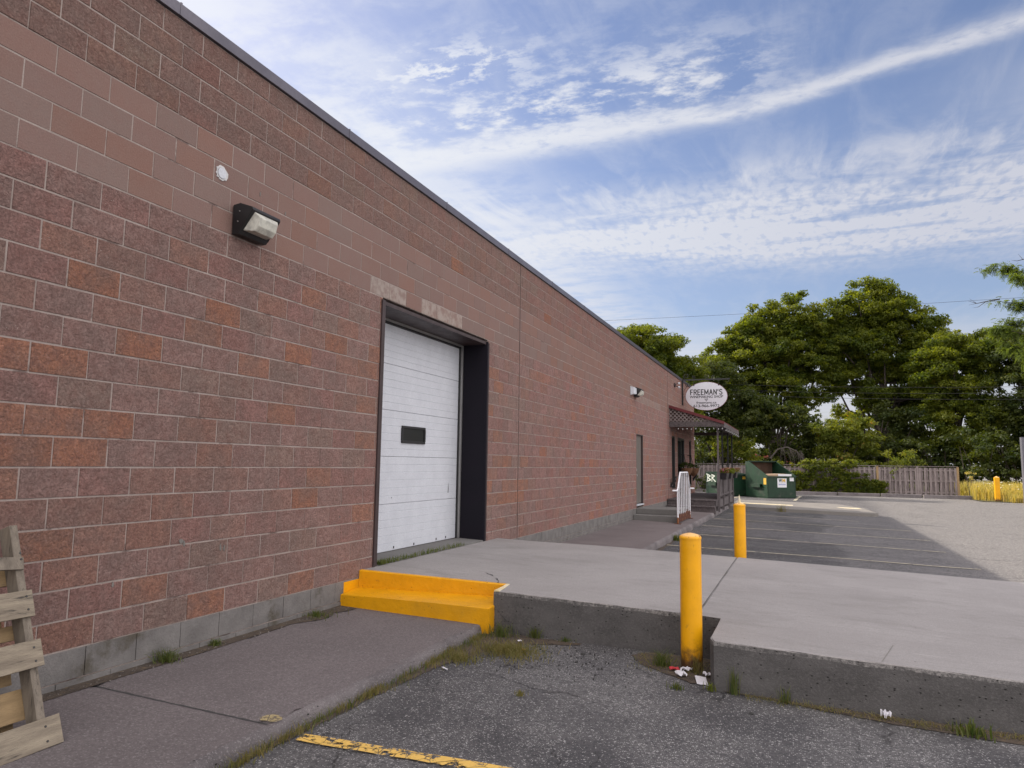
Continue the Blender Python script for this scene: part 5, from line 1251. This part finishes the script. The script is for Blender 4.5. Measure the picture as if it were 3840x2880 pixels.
shrub('climbing_plant', 'leafy green creeper smothering the fence right of the dumpsters', (6.2, 46.7, G), vc_[:300], .14, M_leafA, 32, 34, 'climbing plant')
shrub('climbing_plant', 'bright yellow-green creeper shoots along the fence top', (6.0, 46.9, G), vc_[300:], .13, M_leafY, 33, 30, 'climbing plant')
shrub('shrub', 'low dark shrub at the fence foot left of the closed dumpster', (-1.6, 46.2, G), [(-1.7+R_(-.4, .5), 46.3, R_(.0, 1.0), .24) for _ in range(16)], .13, M_leafD, 34)
shrub('weed', 'tall seeding weed stalks at the right end of the fence', (13.8, 46.2, G), [(13.8+R_(-.25, .3), 46.2+R_(-.2, .2), R_(.1, 1.5), .13) for _ in range(16)], .07, M_meadow, 35, 30, 'weed')

# meadow
N = 26000; mx_ = rng.uniform(13.7, 24, N); my_ = 42.2+rng.random(N)**1.5*10
left = 13.7+np.clip((44.5-my_), 0, 3)*.55; keep = mx_ > left; mx_, my_ = mx_[keep], my_[keep]
mh = .45+.55*smooth(42.2, 44.5, my_)
o = blades('tall_grass', np.c_[mx_, my_, gz(mx_, my_)], mh, .03, M_meadow, None, 3, .25); o['kind'] = 'stuff'
N = 420; fx, fy = rng.uniform(14.3, 20, N), rng.uniform(43.4, 50, N); fz = gz(fx, fy)+rng.uniform(.6, 1.05, N); Vv = []; 
for i in range(N):
    for k in range(6): a = k*math.pi/3; Vv.append((fx[i]+.045*math.cos(a), fy[i]+.045*math.sin(a), fz[i]+.015*math.sin(a+i)))
o = npmesh('wildflowers', np.array(Vv), np.arange(N*6).reshape(N, 6), None, M_flower); o['kind'] = 'stuff'
# grass behind fence / distance
N = 9000; gx = rng.uniform(-20, 30, N); gy = rng.uniform(48, 75, N); o = blades('rough_grass', np.c_[gx, gy, gz(gx, gy)], .5, .05, M_grass, None, 4); o['kind'] = 'stuff'
# distant trees
for i, (x, y, h, wd) in enumerate(((-16, 84, 9, 6), (-6, 96, 9, 6), (5, 98, 8, 5), (15, 100, 9, 6), (26, 92, 10, 6), (36, 80, 11, 7))):
    tree('distant_tree', ['hazy tree far left hidden mostly by the building', 'far tree glimpsed low behind the sign', 'far tree glimpsed between the two big maples', 'far tree glimpsed under the tallest maple', 'far tree glimpsed behind the right-hand trees', 'far tree beyond the meadow at the right edge'][i], (x, y, G),
         [(x, y, h*.65, wd*.6, 2.5, h*.28), (x-wd*.5, y, h*.4, wd*.5, 2.5, h*.3), (x+wd*.5, y, h*.42, wd*.5, 2.5, h*.3)], .5, M_leafD, .3, 40+i, density=40, cr=1.0)

# houses beyond
def house(loc, w_, d_, h_, rh, label, wall, roof):
    t = thing('house', label, 'house', loc)
    bb = B(); bb.box(-w_/2, w_/2, 0, d_, 0, h_); bb.prism([(-w_/2, h_), (w_/2, h_), (0, h_+rh)], 'y', .02, d_-.02); bb.done('wall', wall, t, local=True)
    bb = B(); bb.prism([(-w_/2-.3, h_-.1), (0, h_+rh+.05), (0, h_+rh+.2), (-w_/2-.3, h_+.05)], 'y', -.3, d_+.3); bb.prism([(w_/2+.3, h_-.1), (w_/2+.3, h_+.05), (0, h_+rh+.2), (0, h_+rh+.05)], 'y', -.3, d_+.3); bb.done('roof', roof, t, local=True)
    for x in (-w_/4, w_/4):
        bb = B(); bb.box(x-.5, x+.5, -.03, .0, 1.0, 2.2); bb.done('window', M_glassd, t, local=True)
house((2.4, 85, G), 5, 8, 2.6, 1.6, 'red-roofed brick house glimpsed through the trees', M_redtile, M_redtile)
house((9.6, 86, G), 6, 8, 2.6, 1.4, 'white-sided house glimpsed under the tallest maple', M_siding, M_roof)
house((-1.6, 88, G), 5, 8, 2.4, 1.2, 'pale house glimpsed behind the porch posts', M_siding, M_redtile)

# power lines
def cable(p0, p1, sag, label, r=.02):
    n = 16; pts = [(p0[0]+(p1[0]-p0[0])*i/n, p0[1]+(p1[1]-p0[1])*i/n, p0[2]+(p1[2]-p0[2])*i/n-sag*4*(i/n)*(1-i/n)) for i in range(n+1)]
    bb = B(); bb.tube(pts, r, 5); o = bb.done('power_line', M_cable); settag(o, label, 'power line', 'power lines over the trees')
cable((-40, 70, 17.6), (60, 70, 17.2), .7, 'topmost power line crossing the sky above the trees', .013)
cable((0, 50, 7.5), (40, 50, 7.4), .6, 'highest of the three low power lines across the dark trees', .012)
cable((0, 50, 7.1), (40, 50, 7.0), .6, 'middle one of the three low power lines across the dark trees', .012)
cable((0, 50, 6.75), (40, 50, 6.55), .6, 'lowest of the three low power lines across the dark trees', .012)

# ------------------------------------------------------------------ dirt, weeds, litter
patch_sheet('dirt', [(3.25, 3.38), (3.1, 3.2), (3.25, 2.95), (3.45, 2.8), (3.7, 2.62), (3.83, 2.7), (3.83, 3.40)], M_dirt, .005, res=.06, wob=.012)
patch_sheet('dirt', [(3.95, 2.54), (4.4, 2.50), (4.9, 2.42), (5.3, 2.38), (6.2, 2.35), (8.0, 2.36), (8.0, 2.6), (3.95, 2.56)], M_dirt, .005, res=.07, wob=.012)
patch_sheet('dirt', [(1.64, .3), (1.64, -2.5), (1.69, -2.5), (1.70, .3), (1.73, 1.4), (1.78, 2.1), (1.9, 2.5), (2.0, 3.0), (2.6, 3.30), (2.6, 3.36), (1.66, 3.36), (1.64, 1.5)], M_dirt, .005, res=.07, wob=.014)
patch_sheet('dirt', [(1.73, 8.2), (1.8, 9.0), (1.82, 12), (1.76, 14.5), (1.72, 14.5), (1.72, 8.2)], M_dirt, .005, res=.1, wob=.02)
bb = B(); pts = [(.012+abs(random.gauss(0, .02))+(.10 if 0 < i < 30 and i % 3 else .02), -1.0+i*.145) for i in range(30)]
f_ = bb.bm.faces.new([bb.bm.verts.new((.01, -1.0, zs(0)+.004))]+[bb.bm.verts.new((x+.02*(y > 2.5)*6, y, zs(x)+.004)) for x, y in pts if y < 3.24]+[bb.bm.verts.new((.01, 3.24, zs(0)+.004))]); bmesh.ops.triangulate(bb.bm, faces=[f_]); o = bb.done('dirt', M_dirt); o['kind'] = 'structure'

def scatter(n, fx_): return np.array([fx_() for _ in range(n)])
# grass fringe along the near kerb
def fk():
    y = R_(-3, 3.2); dens_ = .5+.5*math.sin(y*5.3)*math.sin(y*2.1+1); 
    x = 1.665+abs(random.gauss(0, .035))*(1+.6*(y > 1.4)); return (x, y, gzf(x, y)+.004)
pts = scatter(3600, fk); kk = (np.sin(pts[:, 1]*6.3)+np.sin(pts[:, 1]*15.1+1)+rng.normal(0, .5, len(pts))) > .1
o = blades('grass', pts[kk], .06, .0045, M_dry, None, 11, .7); o['kind'] = 'stuff'
o = blades('grass', pts[~kk][::3], .06, .0045, M_grass, None, 12, .6); o['kind'] = 'stuff'
def tuft(cx, cy, r, n, h, mat, label, name='weed', zf=None, seed=0, lean=.45, wd=.005, cat='weed', kind=None):
    P_ = []
    for _ in range(n): a = R_(0, 6.28); q = abs(random.gauss(0, .5))*r; x, y = cx+q*math.cos(a), cy+q*math.sin(a)*.8; P_.append((x, y, (zf(x, y) if zf else gzf(x, y))+.003))
    o = blades(name, P_, h, wd, mat, None, seed, lean)
    if kind: o['kind'] = kind
    else: settag(o, label, cat, 'small weeds in the cracks')
    return o
tuft(1.86, 3.22, .16, 160, .13, M_grass, 'green weed tuft at the right foot of the yellow steps', seed=101)
tuft(2.15, 3.34, .10, 90, .11, M_grass, 'small green weed against the left dock face', seed=102)
tuft(2.45, 3.36, .09, 60, .05, M_grass, 'low weed sprig at the base of the left dock face', seed=103)
tuft(2.12, 2.75, .40, 1500, .07, M_dry, '', kind='stuff', name='grass', seed=104, lean=.9)
tuft(1.84, 2.35, .22, 420, .06, M_dry, '', kind='stuff', name='grass', seed=105, lean=.9)
tuft(3.42, 2.98, .09, 150, .13, M_grass, 'bushy green weed left of the rusty bollard foot', seed=106, lean=.6)
tuft(3.70, 2.90, .06, 50, .14, M_dry, 'thin dry weed in front of the rusty bollard foot', seed=107)
tuft(2.62, 1.75, .05, 60, .04, M_dry, 'tiny dry tuft alone in the near asphalt', seed=108)
tuft(3.62, 2.42, .06, 80, .045, M_grass, 'small green tuft in the asphalt below the white paper sheet', seed=109)
tuft(3.86, 2.50, .05, 50, .07, M_leafY, 'small yellow-green weed at the corner of the right dock slab', seed=110)
tuft(4.02, 2.51, .05, 60, .20, M_grass, 'slender green weed growing up the right dock face', seed=111, lean=.2)
tuft(4.38, 2.49, .05, 40, .12, M_grass, 'leafy sprig at the base of the right dock face', seed=112)
tuft(5.5, 2.42, .12, 90, .09, M_grass, 'broad green weed at the far right foot of the dock', seed=113, wd=.012)
tuft(.10, .95, .10, 170, .10, M_grass, 'grass tuft at the wall foot near the pallets', zf=lambda x, y: zs(x), seed=114, lean=.8)
tuft(.07, 1.45, .06, 80, .06, M_grass, 'small grass tuft at the wall foot between the pallets and the steps', zf=lambda x, y: zs(x), seed=115)
tuft(.10, 2.72, .22, 200, .055, M_grass, '', kind='stuff', name='grass', zf=lambda x, y: zs(x), seed=116)
tuft(1.78, 14.0, .22, 200, .14, M_grass, 'green weed clump on the far kerb near the handrail', seed=117, wd=.01)
tuft(3.75, 28.0, .3, 60, .35, M_dry, 'thin dry weed at the kerb of the raised pavement', seed=118, wd=.01)
P_ = [];
for _ in range(520):
    y = 3.95+2.2*random.random()**1.6; x = R_(-.02, .05); P_.append((x, y, .42))
o = blades('grass', P_, .07, .006, M_grass, None, 13, .6); o['kind'] = 'stuff'
P_ = []
for _ in range(1300):
    x = 4.1+4*random.random(); y = 2.50-abs(random.gauss(0, .05)); P_.append((x, y, gzf(x, y)+.009))
o = blades('dry_litter', P_, .03, .004, M_dry, None, 14, 2.5); o['kind'] = 'stuff'
P_ = [(R_(3.15, 3.8), R_(2.75, 3.3), 0) for _ in range(350)]; P_ = [(x, y, gzf(x, y)+.01) for x, y, _ in P_]
o = blades('dry_litter', P_, .02, .005, M_dry, None, 15, 2.5); o['kind'] = 'stuff'
# gravel crumbs near the joint
def pebbles(name, pts, r0, r1, mat):
    bb = B()
    for (x, y, z) in pts:
        r_ = R_(r0, r1); m_ = Matrix.Translation((x, y, z+r_*.4)) @ Euler((R_(0, 3), R_(0, 3), R_(0, 3))).to_matrix().to_4x4() @ Matrix.Diagonal((r_, r_*R_(.6, .9), r_*R_(.5, .8), 1))
        bmesh.ops.create_icosphere(bb.bm, subdivisions=1, radius=1, matrix=m_)
    o = bb.done(name, mat); o['kind'] = 'stuff'; return o
pebbles('gravel', [(R_(1.7, 3.3), R_(2.2, 3.35), gzf(2, 3)+.0) for _ in range(160)], .004, .012, M_stone)
pebbles('gravel', [(abs(random.gauss(0, .07))+.02, R_(-.3, 3.2), zs(.05)) for _ in range(150)], .003, .008, M_isl)
pebbles('gravel', [(R_(2.2, 7.5), R_(-1.5, 2.3), 0) for _ in range(0)] or [(2.6+R_(-.4, .4), 2.9+R_(-.3, .3), gzf(2.6, 2.9)) for _ in range(40)], .005, .014, M_stone)
for i, (x, y, r_, lab) in enumerate(((4.17, 2.14, .017, 'small dark stone alone on the near asphalt right of the bollard'), (2.28, 3.05, .020, 'dark asphalt lump near the dock face, left one'), (2.72, 3.02, .020, 'dark asphalt lump near the dock face, right one'), (3.35, .55, .014, 'small dark stone on the asphalt near the bottom edge'))):
    bb = B(); bmesh.ops.create_icosphere(bb.bm, subdivisions=2, radius=r_)
    for v_ in bb.bm.verts: v_.co *= 1+R_(-.22, .22); v_.co.z *= .7
    o = bb.done('stone', M_stone); o.location = (x, y, gzf(x, y)+.006); settag(o, lab, 'stone')
# paper litter
def crumple(name, x, y, sx_, sy_, h, mat, label, rz, cat='paper', z=None, n=7):
    bb = B(); id_ = {}
    for i in range(n):
        for j in range(n):
            id_[i, j] = bb.bm.verts.new(((i/(n-1)-.5)*sx_+R_(-.1, .1)*h, (j/(n-1)-.5)*sy_+R_(-.1, .1)*h, R_(0, h)))
    for i in range(n-1):
        for j in range(n-1): bb.bm.faces.new((id_[i, j], id_[i+1, j], id_[i+1, j+1], id_[i, j+1]))
    o = bb.done(name, mat); o.location = (x, y, (gzf(x, y) if z is None else z)+.012); o.rotation_euler = (R_(-.1, .1), R_(-.1, .1), rz); settag(o, label, cat); 
    so_ = o.modifiers.new('s', 'SOLIDIFY'); so_.thickness = .001; return o
crumple('paper_sheet', 3.765, 2.70, .085, .165, .004, M_leafP if False else M_leafp, 'flat white paper slip on the asphalt below the bollard', R(14))
crumple('crumpled_paper', 3.60, 2.76, .07, .07, .04, M_leafp, 'crumpled white paper ball left of the flat paper slip', 1.0)
crumple('paper_cup', 3.62, 2.93, .09, .05, .03, M_leafp, 'squashed white paper cup at the bollard foot', -.3)
crumple('crumpled_paper', 3.79, 2.86, .06, .075, .03, M_leafp, 'torn white paper tucked against the right dock slab', .4)
crumple('red_wrapper', 3.525, 2.90, .075, .045, .02, M_redp, 'small red wrapper in the dirt at the bollard foot', .4, 'wrapper')
crumple('crumpled_paper', 5.02, 2.50, .05, .05, .05, M_leafp, 'torn pale scrap against the right dock face', .9)
crumple('paper_scrap', 2.08, 3.12, .04, .025, .012, M_leafp, 'tiny white scrap near the left dock face', .9)
crumple('paper_scrap', 1.86, 2.05, .06, .02, .008, M_leafp, 'thin white scrap by the worn kerb', -.5)
crumple('yellow_wrapper', 2.22, 2.86, .025, .02, .012, M_yelst, 'tiny yellow wrapper among the weeds before the dock', .5, 'wrapper')
# yellow paint blot on the kerb
bb = B(); pts = []
for i in range(22): a = 2*math.pi*i/22; pts.append((1.53+.07*math.cos(a)*(1+R_(-.15, .15)), .42+.055*math.sin(a)*(1+R_(-.15, .15))))
f_ = bb.bm.faces.new([bb.bm.verts.new((x, y, zs(x)+.003)) for x, y in pts]); bb.done('road_marking', worn_paint('paint_blot', (.36, .29, .15), None, .47, 30))['kind'] = 'structure'
# white splashes and scuffs on the wall blocks
for (y, z, w_, h_) in ((1.10, .955, .022, .05), (1.13, .93, .012, .06), (1.52, .87, .012, .07), (1.56, .86, .010, .06), (.52, .71, .010, .07), (1.75, 4.02, .010, .06), (2.1, 3.95, .008, .04), (3.18, 1.01, .012, .02)):
    bb = B(); n = 9; bb.prism([(y+w_*math.cos(2*math.pi*i/n)*R_(.4, 1.1), z+h_/2*math.sin(2*math.pi*i/n)*R_(.5, 1.1)) for i in range(n)], 'x', .002, .0065); bb.done('splash', M_isl, bld)
print('objects', len(bpy.data.objects))
